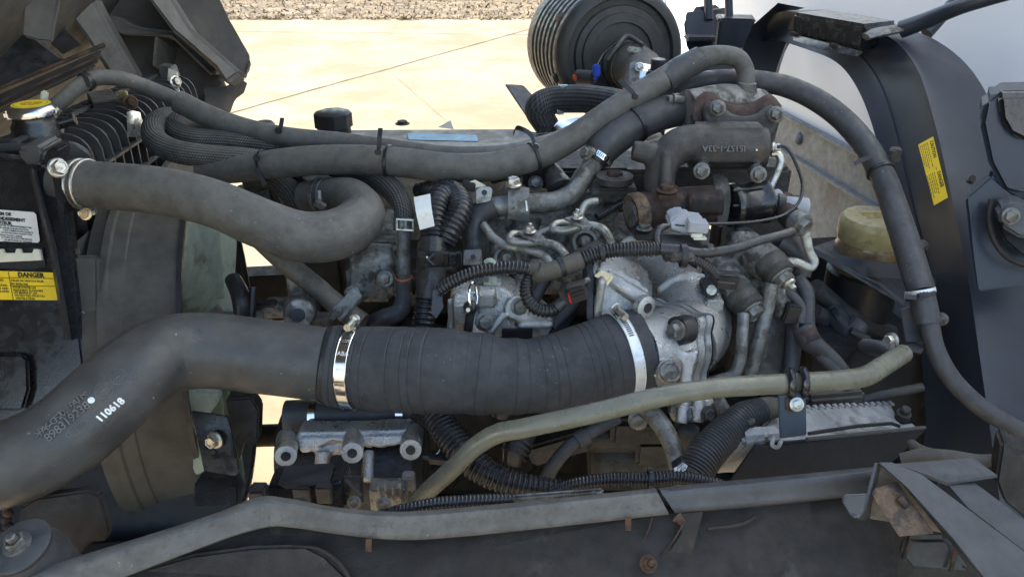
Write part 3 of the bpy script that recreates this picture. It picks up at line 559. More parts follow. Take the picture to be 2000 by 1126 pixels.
def worm(name, c, ax, r, wd, mt, screw, par_label, hs=1.0, txt=False):
    t = T(name, par_label, 'hose clamp', 'wide band clamps on the charge air hose')
    M('band', J(ringband(c, ax, r, wd, .0010, 64), ringband(c + ax * wd * .46, ax, r, wd * .08, .0016, 64), ringband(c - ax * wd * .46, ax, r, wd * .08, .0016, 64)), mt, t)
    e = screw; sv = (e - c); sv -= ax * sv.dot(ax); sv.normalize(); tg_ = ax.cross(sv).normalized(); pos = c + sv * (r + .004)
    M('housing', box(pos, (wd * 1.05, .016 * hs, .007), .002, (ax, tg_, sv)), 'chrome', t); M('housing_tongue', box(pos - sv * .002 - tg_ * .014, (wd * .9, .016, .0016), .0006, (ax, tg_, sv)), 'chrome', t)
    M('screw', J(hexh(pos + sv * .003 - tg_ * .012, -tg_ if tg_.dot(TC) < 0 else tg_, .0048, .008), lathe([(.0042, -.014), (.0042, .012)], pos + sv * .003, tg_, 16)), 'zinc', t)
    g = G()
    for k in range(9):
        an = (k + 2.5) * .055; dv = sv * math.cos(an) + (tg_ if tg_.dot(TC) > 0 else -tg_) * math.sin(an); g.add(box(c + dv * (r + .0013), (wd * .45, .0012, .0006), 0, (ax, dv.cross(ax), dv)))
    M('thread_slots', g, 'alu_dark', t); return t, sv
c, a, r = path_at(shp, .20); c = P(694, 717, .883)
w1, sv = worm('hose_clamp', c, (a + V((0, -.03, .02))).normalized(), .0465, .0135, 'chrome', P(712, 628, .86), 'shiny steel worm clamp at the plastic pipe end of the wrapped hose')
cv = P(694, 717, .883); mk = G()
for s, y, sz in (('1977', 664, .0055), ('ABA', 688, .0085), ('77 95', 707, .0050), ('SUI 42', 716, .0050)):
    an = math.asin(max(-1, min(1, (717 - y) * .883 / F / .0475))); fr = (TC - a * TC.dot(a)).normalized(); uu = a.cross(fr).normalized(); uu = uu if uu.z > 0 else -uu; nn = fr * math.cos(an) + uu * math.sin(an)
    u2 = uu * math.cos(an) - fr * math.sin(an); mk.add(text([(s, 0, 0, sz * .8, 'CENTER')], cv + nn * .0477 - a * 0, a if a.x > 0 else -a, u2, .0001))
M('lettering', mk, 'ink_white', w1)
c, a, r = path_at(shp, .88); c = P(1213, 693, .893)
w2, sv = worm('hose_clamp', c, (a + V((.0, .06, -.05))).normalized(), .0490, .0125, 'band', P(1168, 622, .86), 'whitish worm clamp at the throttle end of the wrapped hose')

# ================================================================== INTAKE THROTTLE AND ELBOW
th_ = T('intake_throttle', 'speckled cast aluminium intake throttle with bolted flanges and elbow', 'throttle')
nA = P(1235, 690, .895); nB = P(1306, 675, .928); nax = (nB - nA).normalized()
g = J(tube([nA, nA.lerp(nB, .5), nB], [.0425, .0435, .046], 40, 6))
g.add(tp((1296, 730, .87, 26), (1308, 724, .845, 24), n=24, sub=2), pg([(1290, 660), (1300, 668), (1345, 690), (1365, 684), (1358, 710), (1340, 722), (1330, 705)], .875, t=.03, b=.003), pg([(1335, 690), (1362, 680), (1352, 745), (1345, 772), (1325, 770), (1330, 735)], .875, t=.02, b=.002))
M('throttle_body', cast(g, .0014, 2), 'alu', th_)
M('plug', J(lathe([(.0115, -.004), (.0125, .003), (.0110, .006), (.0085, .006), (.0080, .0035)], P(1308, 725, .842), (P(1308, 725, .84) - P(1296, 729, .87)), 28)), 'alu_dirty', th_)
M('plug_ear', bp(1284, 735, .855, 16, 5, 6, roll=-40, b=1), 'ivory', th_)
f1 = nB + nax * .004
def flange(c, ax, r, th, ears, mt, nm):
    u = (Z - ax * ax.z).normalized(); w_ = ax.cross(u); pts = []
    for k in range(64):
        a = 2 * math.pi * k / 64; rr_ = r
        for ea in ears: 
            d = abs((a - ea + math.pi) % (2 * math.pi) - math.pi); rr_ = max(rr_, r * (1 + .30 * math.exp(-(d / .20) ** 2)))
        pts.append(c + u * (rr_ * math.cos(a)) + w_ * (rr_ * math.sin(a)))
    return M(nm, prism(pts, ax * th, .0012), mt, th_)
flange(f1 - nax * .006, nax, .0475, .012, (.6, 2.2, 3.75, 5.35), 'alu', 'flange')
flange(f1 + nax * .0065, nax, .0485, .010, (.6, 2.2, 3.75, 5.35), 'alu_plate', 'flange')
flange(f1 + nax * .017, nax, .0475, .004, (.6, 2.2, 3.75, 5.35), 'black', 'gasket')
e0 = f1 + nax * .018
g = J(tube([e0, P(1352, 644, .965), P(1346, 612, .985), P(1312, 578, 1.015), P(1240, 552, 1.06), P(1170, 545, 1.10)], [.045, .0465, .0485, .046, .043, .04], 48, 8))
g.add(bp(1388, 592, .965, 32, 60, 40, roll=0, b=4), bp(1280, 580, 1.02, 120, 60, 60, b=10))
g.add(tp((1284, 566, .972, 6), (1310, 546, .968, 7), (1342, 536, .966, 7), (1376, 540, .966, 6), n=12))
M('elbow', cast(g, .0018, 2), 'alu', th_)
g = J(pg([(1160, 528), (1200, 530), (1258, 560), (1272, 580), (1274, 628), (1250, 640), (1228, 636), (1190, 640), (1152, 628), (1146, 560)], .905, vec=V((.01, .06, 0)), b=.006), tp((1185, 540, .91, 14), (1258, 585, .90, 16), n=16), bp(1168, 580, .905, 16, 104, 60, roll=-4, b=4), bp(1256, 606, .892, 26, 60, 20, roll=-4, b=6))
M('sensor_housing', cast(g, .0014, 2), 'alu', th_)
M('housing_face', pg([(1147, 534), (1160, 530), (1158, 628), (1146, 624)], .897, vec=Y * .07, b=.001), 'black', th_)
M('lug', lathe([(.013, 0), (.013, .008), (.010, .010)], P(1253, 596, .885), V((.55, -.8, .1)), 24), 'alu', th_)
M('lug_hole', lathe([(.006, 0), (.006, .0106)], P(1253, 596, .885), V((.55, -.8, .1)), 20), 'black', th_)
M('spring_tab', J(pg([(1160, 538), (1176, 526), (1196, 536), (1184, 552)], .885, vec=V((0, .004, -.003)), b=.0006), pg([(1184, 552), (1196, 536), (1198, 542), (1186, 558)], .884, t=.002)), 'gold', th_)
for x, y in ((1327, 645), ):
    M('bolt_boss', lathe([(.0165, -.012), (.0165, .004), (.013, .006)], P(x, y, .880), -nax, 28), 'black', th_); M('bolt', hexh(P(x - 3, y - 1, .874), -nax, .0085, .011), 'zinc_dull', th_)
M('bolt', hexh(P(1318, 775, .885), -nax, .0085, .010), 'zinc_dull', th_)
M('map_sensor', J(pg([(1372, 542), (1398, 538), (1405, 548), (1405, 576), (1380, 578), (1374, 560)], .935, vec=FWD * .02, b=.002)), 'black', th_)
M('sensor_screw', J(lathe([(.006, 0), (.006, .002)], P(1389, 566, .934), TC, 16), bp(1389, 566, .933, 9, 7, 3, roll=30, b=1)), 'zinc', th_)
M('sensor_seat', bp(1392, 592, .94, 36, 26, 30, b=4), 'alu', th_)

# ================================================================== CAST ELBOW (EGR COOLER) AND VALVE
eg = T('exhaust_elbow', 'dark cast iron elbow with raised numbers and bolted top flange', 'casting')
g = J(tp((1255, 296, .985, 20), (1235, 294, .985, 19), n=20), tp((1300, 305, .99, 28), (1270, 300, .985, 22), (1245, 296, .985, 20), n=20),
    tp((1348, 288, 1.0, 40), (1400, 288, 1.0, 42), (1460, 289, 1.0, 41), (1494, 290, 1.0, 40), n=28), tp((1380, 282, 1.0, 40), (1330, 284, .99, 36), (1298, 312, .985, 32), (1288, 350, .985, 30), (1289, 388, .985, 29), n=26),
    bp(1420, 270, 1.0, 150, 55, 70, b=12), bp(1425, 300, .985, 140, 50, 30, b=10), tp((1300, 300, .97, 12), (1300, 340, .965, 12), (1300, 376, .965, 14), n=14), tp((1366, 320, .98, 14), (1376, 334, .975, 15), n=14), tp((1470, 326, .98, 14), (1481, 339, .975, 15), n=14))
g.add(pg([(1372, 206), (1392, 192), (1410, 198), (1424, 218), (1450, 226), (1478, 222), (1498, 206), (1514, 202), (1526, 214), (1524, 240), (1510, 268), (1500, 330), (1470, 330), (1380, 262)], 1.015, t=.016, b=.003))
M('elbow_casting', cast(g, .0019, 4), 'castiron', eg)
M('cover_flange', pg([(1356, 200), (1372, 188), (1392, 190), (1412, 205), (1440, 212), (1470, 208), (1496, 192), (1512, 198), (1527, 218), (1522, 240), (1506, 300), (1480, 310), (1372, 262), (1352, 232)], 1.033, vec=V((.004, .012, .004)), b=.0015), 'rust_brown', eg)
M('cooler_tube', J(tp((1340, 212, 1.06, 36), (1420, 205, 1.08, 40), (1480, 215, 1.1, 40), n=26), bp(1400, 196, 1.09, 110, 24, 60, yaw=-10, b=8)), 'alu_dirty', eg)
for x, y in ((1401, 212), (1515, 224)): M('bolt', bolt(x, y, 1.008, 12, V((-.15, -.9, .35)), h=18), 'zinc_dull', eg)
for x, y in ((1370, 334), (1481, 341)): M('bolt', bolt(x, y, .965, 12, V((-.1, -.9, .3)), h=14), 'zinc_dull', eg)
M('cooler_body', J(bp(1415, 370, 1.13, 230, 110, 70, b=8), bp(1480, 440, 1.16, 170, 110, 60, b=8)), 'castiron', eg)
M('base_bolt', bolt(1302, 372, .955, 14, 'u', h=12, fl=1.5), 'rust', eg); M('gasket', bp(1302, 380, .956, 36, 8, 30, b=1), 'rust', eg)
M('raised_number', text([('I5157-1-33A', 0, 0, .0105, 'CENTER')], P(1413, 284, .9715) + V((0, -.001, 0)), -X, V((.03, -.33, -.94)), .0011, .02), 'emboss', eg)
M('paint_speck', lathe([(.0013, 0), (.0008, .0006)], P(1478, 293, .9715), TC, 8), 'ink_white', eg)
hx_ = P(1454, 205, 1.082); M('fitting', J(lathe([(.017, -.012), (.017, .002), (.0125, .004)], hx_, Z, 24), lathe([(.0165, .004), (.0165, .016), (.015, .018)], hx_, Z, 6), lathe([(.012, .018), (.012, .03)], hx_, Z, 20)), 'zinc_dull', eg)
ev = T('exhaust_valve', 'rusty brown exhaust valve with black motor lying under the cast elbow', 'valve')
g = J(tp((1236, 418, .985, 37), (1262, 412, .985, 38), (1300, 405, .985, 36), (1360, 400, .985, 37), (1405, 398, .985, 37), n=28), bp(1300, 392, .985, 56, 60, 60, b=8), bp(1375, 395, .965, 70, 40, 40, b=5), tp((1262, 440, .985, 16), (1262, 458, .985, 16), n=16))
M('valve_body', cast(g, .0019, 3), 'rust_brown', ev)
M('inlet_ring', lathe([(.017, .010), (.017, .0), (.024, -.003), (.0262, 0), (.0262, .010), (.024, .014)], P(1236, 418, .97), V((.85, .25, .05)), 36), 'rust_plate', ev)
M('inlet_bore', lathe([(.0165, 0), (.0165, .004)], P(1229, 418, .968), V((.85, .25, .05)), 30), 'zinc_dull', ev)
M('motor_flange', pg([(1396, 362), (1412, 356), (1426, 366), (1428, 392), (1420, 440), (1404, 446), (1398, 420)], .968, vec=V((.007, .04, 0)), b=.0015), 'alu_dark', ev)
mo = P(1424, 402, .985); md = (P(1500, 392, 1.0) - mo).normalized()
M('motor', lathe([(.027, 0), (.028, .004), (.028, .010), (.0265, .012), (.0265, .043), (.028, .045), (.028, .05), (.020, .053)], mo, md, 40), 'gloss', ev)
for y in (372, 402): M('motor_rib', tp((1432, y, .962, 3), (1490, y - 6, .972, 3), n=8, sub=2), 'black', ev)
M('motor_socket', J(bp(1510, 395, 1.0, 40, 40, 40, roll=8, b=4), tp((1525, 398, .99, 16), (1548, 402, .985, 18), (1575, 405, .985, 19), n=20)), 'grey_plastic', ev)
M('socket_collar', tp((1516, 397, .99, 20), (1530, 399, .99, 20), n=20, sub=2), 'black', ev)
M('bolt', bolt(1258, 446, .95, 12, 'u', h=10), 'zinc_dull', ev); M('foot', bp(1262, 458, .955, 50, 12, 40, b=4), 'castiron', ev)
sp_ = T('sense_pipe', 'thin bright steel pipe bent down beside the cast elbow', 'pipe')
M('tube', tp((1506, 300, 1.0, 7), (1518, 300, 1.0, 7.5), (1525, 312, 1.0, 7.5), (1516, 340, 1.0, 7.5), (1502, 370, 1.0, 7.5), n=14), 'zinc', sp_)
M('nut', bolt(1510, 288, .99, 8, V((.8, -.5, .2)), h=14), 'zinc', sp_)
M('sensor_wire', tp((1518, 286, .98, 3), (1535, 288, .975, 3.2), (1555, 320, .97, 3.2), (1567, 360, .965, 3.2), (1560, 395, .955, 3.2), (1530, 420, .945, 3.2), (1480, 432, .935, 3.2), (1430, 436, .93, 3.2), (1380, 437, .925, 3.2), n=10, sub=10), 'conduit', label='thin black wire looping from the cast elbow to the grey plug', cat='wire')

# ================================================================== METAL COOLANT TUBE WITH BRACKET
mtb = T('coolant_tube', 'bare steel coolant tube strapped by a bolted bracket between two rubber ends', 'pipe')
cpts = ((958, 404, 1.0, 20), (985, 401, 1.0, 20), (1030, 397, 1.0, 20), (1085, 393, 1.01, 20), (1118, 376, 1.02, 20), (1140, 345, 1.03, 20), (1168, 304, 1.04, 20))
M('tube', tp(*cpts, n=26), 'zinc_dull', mtb)
M('strap', J(loft(smooth_sec([[P(992, y, d), P(1034, y + 4, d)] for y, d in ((362, .99), (366, .985), (374, .982), (395, .98), (412, .982), (428, .99))], 4), .0022), pg([(984, 362, .99), (1012, 362, .99), (1038, 384, .984), (1000, 386, .984)], vec=Z * -.003, b=.001)), 'zinc_dull', mtb)
M('strap_back', pg([(978, 364), (992, 360), (1000, 440), (988, 446)], 1.0, t=.02, b=.002), 'castiron', mtb)
M('bolt', bolt(1003, 362, .985, 13, 'u', h=16, fl=1.25), 'zinc', mtb); M('paint_stripe', pg([(1026, 392), (1029, 392), (1031, 412), (1028, 412)], .976, vec=TC * .0003), 'ink_white', mtb)
re_ = T('rubber_elbow', 'small black rubber elbow on the left end of the steel coolant tube', 'hose')
M('tube', tp((926, 515, 1.0, 19), (925, 480, 1.0, 20), (924, 448, 1.0, 23), (936, 418, 1.0, 23), (966, 402, 1.0, 23), n=26), 'hose_dark', re_)
M('collar', tp((927, 520, .999, 21), (926, 470, .999, 21), n=24, sub=2), 'alu_dark', re_)
M('bracket', pg([(906, 488), (940, 486), (942, 516), (904, 518)], .972, t=.004, b=.001), 'zinc_dull', re_); M('bracket_hole', lathe([(.003, 0), (.003, .0012)], P(924, 501, .972), TC, 14), 'black', re_)
tph = ((1166, 308, 1.04, 29), (1180, 288, 1.04, 33), (1210, 262, 1.05, 34), (1250, 238, 1.06, 34), (1290, 222, 1.07, 33), (1324, 216, 1.08, 31), (1352, 212, 1.09, 30))
hh = T('coolant_hose', 'short thick rubber hose slanting from the steel tube to the cast elbow', 'hose')
M('tube', tp(*tph, n=30), 'hose_dark', hh)
M('end_collar', tp((1160, 316, 1.038, 25), (1172, 298, 1.039, 30), n=24, sub=2), 'black', hh)
for (x, y, d, t) in ((1164, 309, 1.038, .03), (1328, 216, 1.08, .88)):
    c, a, r = path_at(tph, t); M('worm_clamp', J(ringband(c, a, r + .0006, .008, .0010)), 'chrome', hh)
    M('clamp_slots', J(*[box(c + ((TC * math.cos(q) + a.cross(TC) * math.sin(q)) - a * (TC * math.cos(q) + a.cross(TC) * math.sin(q)).dot(a)).normalized() * (r + .0019), (.0045, .0010, .0008), 0, (a, a.cross(TC).normalized(), TC)) for q in [-.5 + .13 * i for i in range(9)]]), 'alu_dark', hh)
M('clamp_screw', J(bolt(1146, 300, 1.01, 10, V((-.5, -.6, .5)), h=14), tp((1144, 302, 1.01, 8), (1160, 296, 1.015, 8), n=12)), 'zinc_dull', hh)
M('clamp_screw', J(tp((1316, 194, 1.055, 9), (1336, 196, 1.06, 9), n=14, sub=2), bolt(1316, 194, 1.055, 9, V((-1, -.2, 0)), h=12)), 'zinc_dull', hh)
# ================================================================== INJECTION LINES
for lb, pts in (('leftmost bare fuel line running down from behind the rubber elbow', ((944, 438, .985, 8), (962, 462, .975, 8.5), (990, 480, .965, 8.5), (1030, 488, .955, 8.5), (1058, 496, .95, 8.5), (1074, 512, .945, 8.5), (1076, 530, .95, 8.5))),
    ('middle fuel line hairpinned under the left clamp plate', ((1018, 458, .975, 8), (1000, 458, .965, 8), (996, 468, .96, 8), (1020, 473, .955, 8.5), (1062, 474, .95, 8.5), (1090, 482, .945, 8.5), (1106, 500, .94, 8.5))),
    ('right fuel line hairpinned under the right clamp plate', ((1108, 435, .985, 8), (1085, 438, .975, 8), (1080, 447, .97, 8), (1104, 450, .965, 8.5), (1150, 440, .955, 8.5), (1178, 448, .95, 8.5), (1192, 470, .945, 8.5), (1188, 494, .95, 8.5))),
    ('straight fuel line crossing between the two clamp plates', ((1040, 462, .985, 7.5), (1070, 450, .985, 7.5), (1092, 442, .985, 7.5))),
    ('short fuel line looped back at the block near the rusty ring', ((1166, 392, 1.01, 8), (1145, 398, 1.005, 8), (1136, 412, 1.0, 8), (1132, 436, .99, 8))),
    ('fuel line passing under the harness toward the throttle elbow', ((1175, 528, .94, 8), (1190, 514, .945, 8), (1206, 502, .95, 8))),
    ('fuel line rising behind the grey plug', ((1216, 478, .965, 8), (1230, 468, .965, 8), (1252, 470, .96, 8), (1290, 474, .955, 8)))):
    M('fuel_line', tp(*pts, n=12, sub=8), 'line', label=lb, cat='fuel line', group='bare steel fuel lines')
for x, y, l in ((1035, 448, 'left'), (1127, 421, 'right')):
    t = T('line_clamp', f'small bent clamp plate with stud and nut on the {"hairpinned middle fuel line" if l == "left" else "fuel line beside the rusty ring"}', 'clamp')
    M('plate', pg([(x - 26, y + 4, .952), (x + 6, y - 6, .968), (x + 30, y + 14, .952), (x + 24, y + 26, .940), (x + 6, y + 22, .940)], vec=Z * -.003, b=.001), 'zinc_dull', t); M('plate_lip', pg([(x + 8, y + 20), (x + 22, y + 22), (x + 27, y + 14), (x + 28, y + 22), (x + 22, y + 30), (x + 10, y + 28)], .938, t=.003), 'zinc_dull', t)
    M('nut', bolt(x, y + 4, .952, 9, 'u', h=11, stud=1), 'zinc', t)
# lifting ring and small casting
lr = T('dipstick', 'dipstick with a round wire ring handle in front of the engine casting', 'dipstick')
M('ring', sweep([P(924 + 8 * math.cos(a), 577 + 26 * math.sin(a), .90 + .006 * math.cos(a)) for a in [2 * math.pi * i / 36 for i in range(36)]], [.0014] * 36, 8, closed=True), 'chrome', lr)
M('stopper', J(sphere(P(919, 600, .905), .0085, 12), tp((919, 604, .905, 9), (917, 625, .91, 9), (912, 660, .92, 9), n=14)), 'black', lr); M('mark', lathe([(.0026, 0), (.002, .001)], P(914, 605, .891), TC, 12), 'ivory', lr)
# ================================================================== WIRING
HG = 'corrugated wiring conduits'
def conduit(lb, pts, pitch=7.5, amp=.16, mt='conduit'): return M('wiring_conduit', corr(*pts, pitch=pitch, amp=amp), mt, label=lb, cat='conduit', group=HG)
conduit('corrugated conduit slanting up from the upright harness to the taped joint', ((855, 568, .89, 12.5), (880, 552, .885, 13), (920, 534, .88, 13.5), (960, 525, .88, 13.5), (1000, 522, .88, 13.5), (1036, 526, .88, 13)))
ta = T('taped_harness', 'brown cloth taped harness joint beside the fuel lines', 'harness')
M('joint', tp((1030, 526, .88, 11), (1044, 527, .88, 13), (1052, 532, .88, 21), (1062, 532, .88, 18), (1090, 524, .88, 18), (1134, 508, .885, 18), n=22, sub=6), 'cloth', ta)
M('tie', ringband(P(1096, 521, .881), (P(1134, 508, .885) - P(1062, 532, .88)), .0106, .006, .001), 'black', ta)
conduit('corrugated conduit continuing from the cloth taped joint toward the throttle', ((1130, 510, .885, 15), (1160, 498, .885, 15), (1190, 490, .885, 15), (1230, 487, .885, 15), (1285, 485, .89, 15)), 6.5)
M('cable_tie', J(ringband(P(1176, 494, .885), X + Z * .2, .0091, .005, .001), bp(1178, 478, .88, 8, 5, 6)), 'black', label='black tie on the conduit right of the cloth tape', cat='cable tie', group='cable ties')
conduit('conduit loop hanging below the taped joint to the red tabbed plug', ((1034, 536, .885, 9), (1028, 556, .88, 13), (1030, 582, .875, 14), (1048, 602, .872, 14), (1075, 606, .87, 13.5), (1092, 596, .87, 12)), 7)
pl = T('sensor_plug', 'black sensor plug with a red locking tab', 'connector')
M('wire_boot', tp((1086, 600, .868, 12), (1100, 588, .868, 11), (1108, 582, .868, 10), n=14), 'tape', pl)
M('plug_body', bp(1122, 572, .87, 48, 30, 30, roll=24, yaw=-14, b=3), 'black', pl)
for o in (-8, -2, 4): M('plug_rib', bp(1128, 573 - o * -1.2, .852, 32, 2.5, 5, roll=24, yaw=-14, b=.8), 'black', pl)
M('plug_lid', bp(1122, 556, .868, 44, 5, 26, roll=24, yaw=-14, b=1), 'plastic', pl); M('collar', bp(1103, 575, .868, 12, 34, 30, roll=24, yaw=-14, b=2), 'black', pl)
M('lock_tab', bp(1113, 583, .846, 5, 25, 4, roll=12, b=2), 'red', pl); M('plug_latch', tp((1140, 550, .87, 6), (1150, 545, .872, 6), n=10, sub=2), 'zinc_dull', pl)
conduit('thin corrugated conduit branching down to the elbow sensor plug', ((1300, 498, .888, 9), (1330, 503, .885, 10), (1360, 508, .885, 10), (1384, 522, .89, 10.5), (1400, 538, .90, 10)), 6)
M('harness_cable', tp((1290, 486, .888, 12), (1320, 488, .886, 12), (1370, 494, .886, 10), (1430, 486, .89, 9.5), (1490, 468, .90, 9), (1530, 458, .91, 9.5), (1548, 452, .915, 9), n=16), 'tape', label='shiny black taped cable crossing above the throttle elbow', cat='cable')
M('tape_bundle', J(tp((1318, 486, .886, 11), (1320, 510, .884, 11), n=14), tp((1346, 488, .886, 11), (1348, 512, .884, 11), n=14), tp((1316, 500, .882, 9), (1352, 502, .882, 9), n=14)), 'cloth', label='grey cloth tape wrapped where the cables branch', cat='tape')
M('cable_tie', J(ringband(P(1334, 499, .884), X, .0125, .007, .0012)), 'black', label='black tie around the cloth taped cable branch', cat='cable tie', group='cable ties')
p2 = T('sensor_plug', 'black plug on the elbow pressure sensor below the taped cable', 'connector')
M('plug_body', bp(1418, 546, .905, 44, 30, 28, roll=-6, b=3), 'black', p2); M('plug_nose', bp(1446, 550, .91, 18, 22, 20, roll=-6, b=2), 'plastic', p2); M('plug_rib', bp(1418, 537, .894, 36, 3, 4, roll=-6, b=.8), 'plastic', p2); M('plug_rib', bp(1418, 552, .889, 36, 3, 4, roll=-6, b=.8), 'plastic', p2)
gp = T('grey_plug', 'light grey two part wire plug on its bracket under the valve motor', 'connector')
M('plug_body', J(pg([(1306, 432), (1320, 420), (1342, 420), (1348, 428), (1378, 432), (1380, 452), (1338, 456), (1308, 448)], .905, vec=V((0, .028, 0)), b=.0025)), 'grey_plastic', gp)
M('plug_cap', bp(1361, 440, .903, 40, 20, 34, roll=-5, b=2), 'grey_plastic', gp); M('plug_slot', J(bp(1328, 440, .9035, 22, 3, 3, roll=-5), bp(1346, 440, .9035, 2, 18, 3, roll=-5)), 'alu_dark', gp)
M('clip', J(bp(1360, 458, .902, 22, 8, 12, b=1), bp(1366, 464, .90, 26, 3, 18, b=1)), 'ivory', gp)
M('bracket', J(bp(1335, 472, .915, 90, 10, 50, yaw=-6, b=2), bp(1325, 490, .93, 60, 34, 30, b=3), bp(1366, 484, .93, 60, 16, 40, yaw=-6, roll=-12, b=3)), 'alu_dark', gp)
M('pigtail', tp((1306, 440, .905, 5), (1290, 446, .90, 8), (1282, 462, .895, 9), (1286, 482, .89, 8), (1296, 494, .888, 7), n=12), 'tape', gp)
# upright harness
vl = ((820, 372, 1.08, 16), (862, 366, 1.03, 20), (892, 384, .99, 25), (898, 414, .965, 27), (880, 448, .955, 26), (868, 470, .955, 24))
conduit('shiny conduit arching over behind the white tag', vl, 8, .14)
conduit('thick upright shiny conduit behind the white paper tag', ((880, 384, 1.0, 22), (858, 388, .975, 26), (848, 420, .96, 27), (846, 460, .955, 27), (842, 500, .95, 27), (838, 560, .945, 25), (830, 610, .94, 23), (824, 660, .94, 22)), 9, .14)
M('wrap_tape', tp((845, 470, .952, 28.5), (843, 500, .947, 29), (841, 545, .942, 28), (836, 585, .938, 26), n=22), 'tape', label='shiny black tape around the upright conduit', cat='tape')
M('tape_end', pg([(845, 566), (862, 562), (866, 600), (852, 622), (842, 612)], .915, t=.002, b=.0005), 'tape', label='loose tape flap below the wrapped upright conduit', cat='tape')
M('paper_tag', loft(smooth_sec([[P(808, 385, .925), P(840, 378, .923)], [P(812, 412, .915), P(843, 408, .913)], [P(820, 449, .922), P(849, 441, .92)]], 4), .0004), 'tag_white', label='white paper tag stuck on the upright conduit', cat='tag')
hc = T('harness_clip', 'black plastic clamp joining the upright conduit to the small bracket', 'clip')
M('band', J(bp(848, 506, .915, 62, 30, 14, b=2), bp(822, 506, .93, 10, 30, 40, b=2)), 'gloss', hc); M('arrow', J(pg([(832, 506), (846, 495), (850, 495), (838, 506), (850, 517), (846, 517)], .902, t=.002)), 'black', hc)
M('latch', J(bp(872, 506, .91, 7, 28, 14, b=1), bp(884, 498, .91, 14, 8, 14, b=1), bp(884, 514, .91, 14, 8, 14, b=1), bp(896, 506, .915, 10, 30, 12, b=1)), 'gloss', hc); M('dot', lathe([(.0012, 0), (.001, .0006)], P(834, 502, .901), TC, 10), 'ivory', hc)
M('cable_clip', J(tp((948, 512, .885, 5), (958, 508, .88, 5), (968, 516, .878, 5), n=8), bp(962, 550, .885, 34, 6, 20, b=1), tp((962, 540, .885, 9), (962, 552, .885, 12), n=12)), 'fan', label='pale green clip under the slanting conduit', cat='clip')
rl = T('relay_bracket', 'small pale bracket with a hole and black plug above the rubber elbow', 'bracket')
M('plate', pg([(930, 372), (936, 366), (956, 364), (962, 370), (958, 392), (930, 398)], .985, t=.003, b=.0008), 'line', rl); M('hole', lathe([(.0035, 0), (.0035, .001)], P(946, 376, .985), TC, 14), 'black', rl)
M('plug', bp(916, 362, .995, 26, 18, 20, roll=-10, b=2), 'black', rl); M('tab', pg([(912, 356), (928, 350), (950, 362), (930, 364)], .99, vec=Z * -.002, b=.0005), 'ivory', rl); M('wire', tp((876, 350, 1.0, 2.2), (890, 362, .99, 2.2), (904, 392, .98, 2.2), (918, 406, .985, 2.2), n=8), 'conduit', rl)
# lower harness
conduit('fattest shiny conduit sweeping down under the wrapped hose', ((826, 770, .90, 26), (850, 810, .875, 29), (882, 856, .855, 31), (920, 900, .84, 31), (970, 932, .83, 28), (1030, 948, .825, 24), (1100, 955, .825, 20)), 9, .15)
conduit('dusty narrow conduit lying on the trim edge at the actuator', ((740, 1002, .735, 7), (790, 992, .725, 11), (850, 982, .722, 12.5), (930, 976, .722, 12.5), (1004, 974, .724, 12)), 7.5)
conduit('narrow black conduit running along the trim to the control box', ((1080, 960, .80, 12), (1130, 944, .785, 14), (1200, 936, .78, 15), (1262, 936, .775, 15), (1330, 932, .775, 15), (1390, 942, .775, 13), (1440, 958, .78, 10)), 6.5)
M('edge_tape', J(box(P(1090, 968, .735), (.085, .006, .010), .002, rotax(3, 3))), 'alu_dirty', label='weathered foam strip along the back of the trim', cat='foam strip')
M('cable_tie', J(ringband(P(1270, 936, .776), X, .0085, .005, .0012), bp(1270, 916, .77, 7, 8, 8)), 'conduit', label='black tie on the conduit along the trim', cat='cable tie', group='cable ties')
wt = T('wire_tag', 'small white numbered tag beside the ribbed flexible pipe', 'tag')
M('tag', pg([(1313, 914), (1334, 900), (1346, 908), (1340, 922), (1316, 922)], .775, vec=V((0, .01, 0)), b=.0008), 'gloss', wt)
M('face', pg([(1316, 914), (1334, 902), (1343, 909), (1337, 920), (1318, 920)], .7745, vec=TC * .0003), 'label_white', wt)
M('lettering', text([('20J07', -.004, .001, .0052, 'LEFT'), ('8W', -.001, -.0035, .0046, 'LEFT')], P(1329, 914, .7740), (P(1334, 903, .77) - P(1317, 915, .77)), (P(1317, 915, .77) - P(1320, 921, .77)) + UP * .002, .0001), 'ink', wt)
M('lead_wire', tp((866, 856, .86, 1.5), (858, 880, .855, 1.5), (846, 892, .85, 1.5), n=6), 'ivory', label='thin pale wire above the small black plug', cat='wire')
M('inline_plug', J(bp(855, 897, .85, 34, 16, 16, roll=-8, b=2), tp((870, 900, .85, 6), (900, 912, .85, 5), n=10), tp((826, 892, .85, 5), (842, 895, .85, 6), n=10)), 'black', label='small black plug below the fat conduit', cat='connector')
# cable ties over the long hoses
def ziptie(lb, pts, t, tail, hd, wid=5.0, extra=0):
    o = T('cable_tie', lb, 'cable tie', 'cable ties'); hh_ = P(*hd); t = min((i / 120 for i in range(4, 117)), key=lambda q: (path_at(pts, q)[0] - hh_).length); c, a, r = path_at(pts, t)
    M('loop', ringband(c, a, r + extra + .0004, wid * .00095, .0019), 'black', o)
    M('head', bp(*hd, 12, 12, 12, roll=random.uniform(-15, 15), b=2), 'black', o)
    tq = [P(*q) for q in tail]; M('tail', ribbon(tq, (tq[-1] - tq[0]).cross(FWD).normalized(), .0058, .0013), 'black', o); return o
ziptie('black tie with upright tail on the front long hose over the flat cover', l2, .315, ((740, 290, 1.0), (741, 270, .995), (743, 250, 1.0)), (738, 296, 1.0))
ziptie('black tie with upright tail above the woven hoses', br2, .84, ((546, 256, 1.10), (549, 242, 1.10), (551, 230, 1.11)), (544, 254, 1.10))
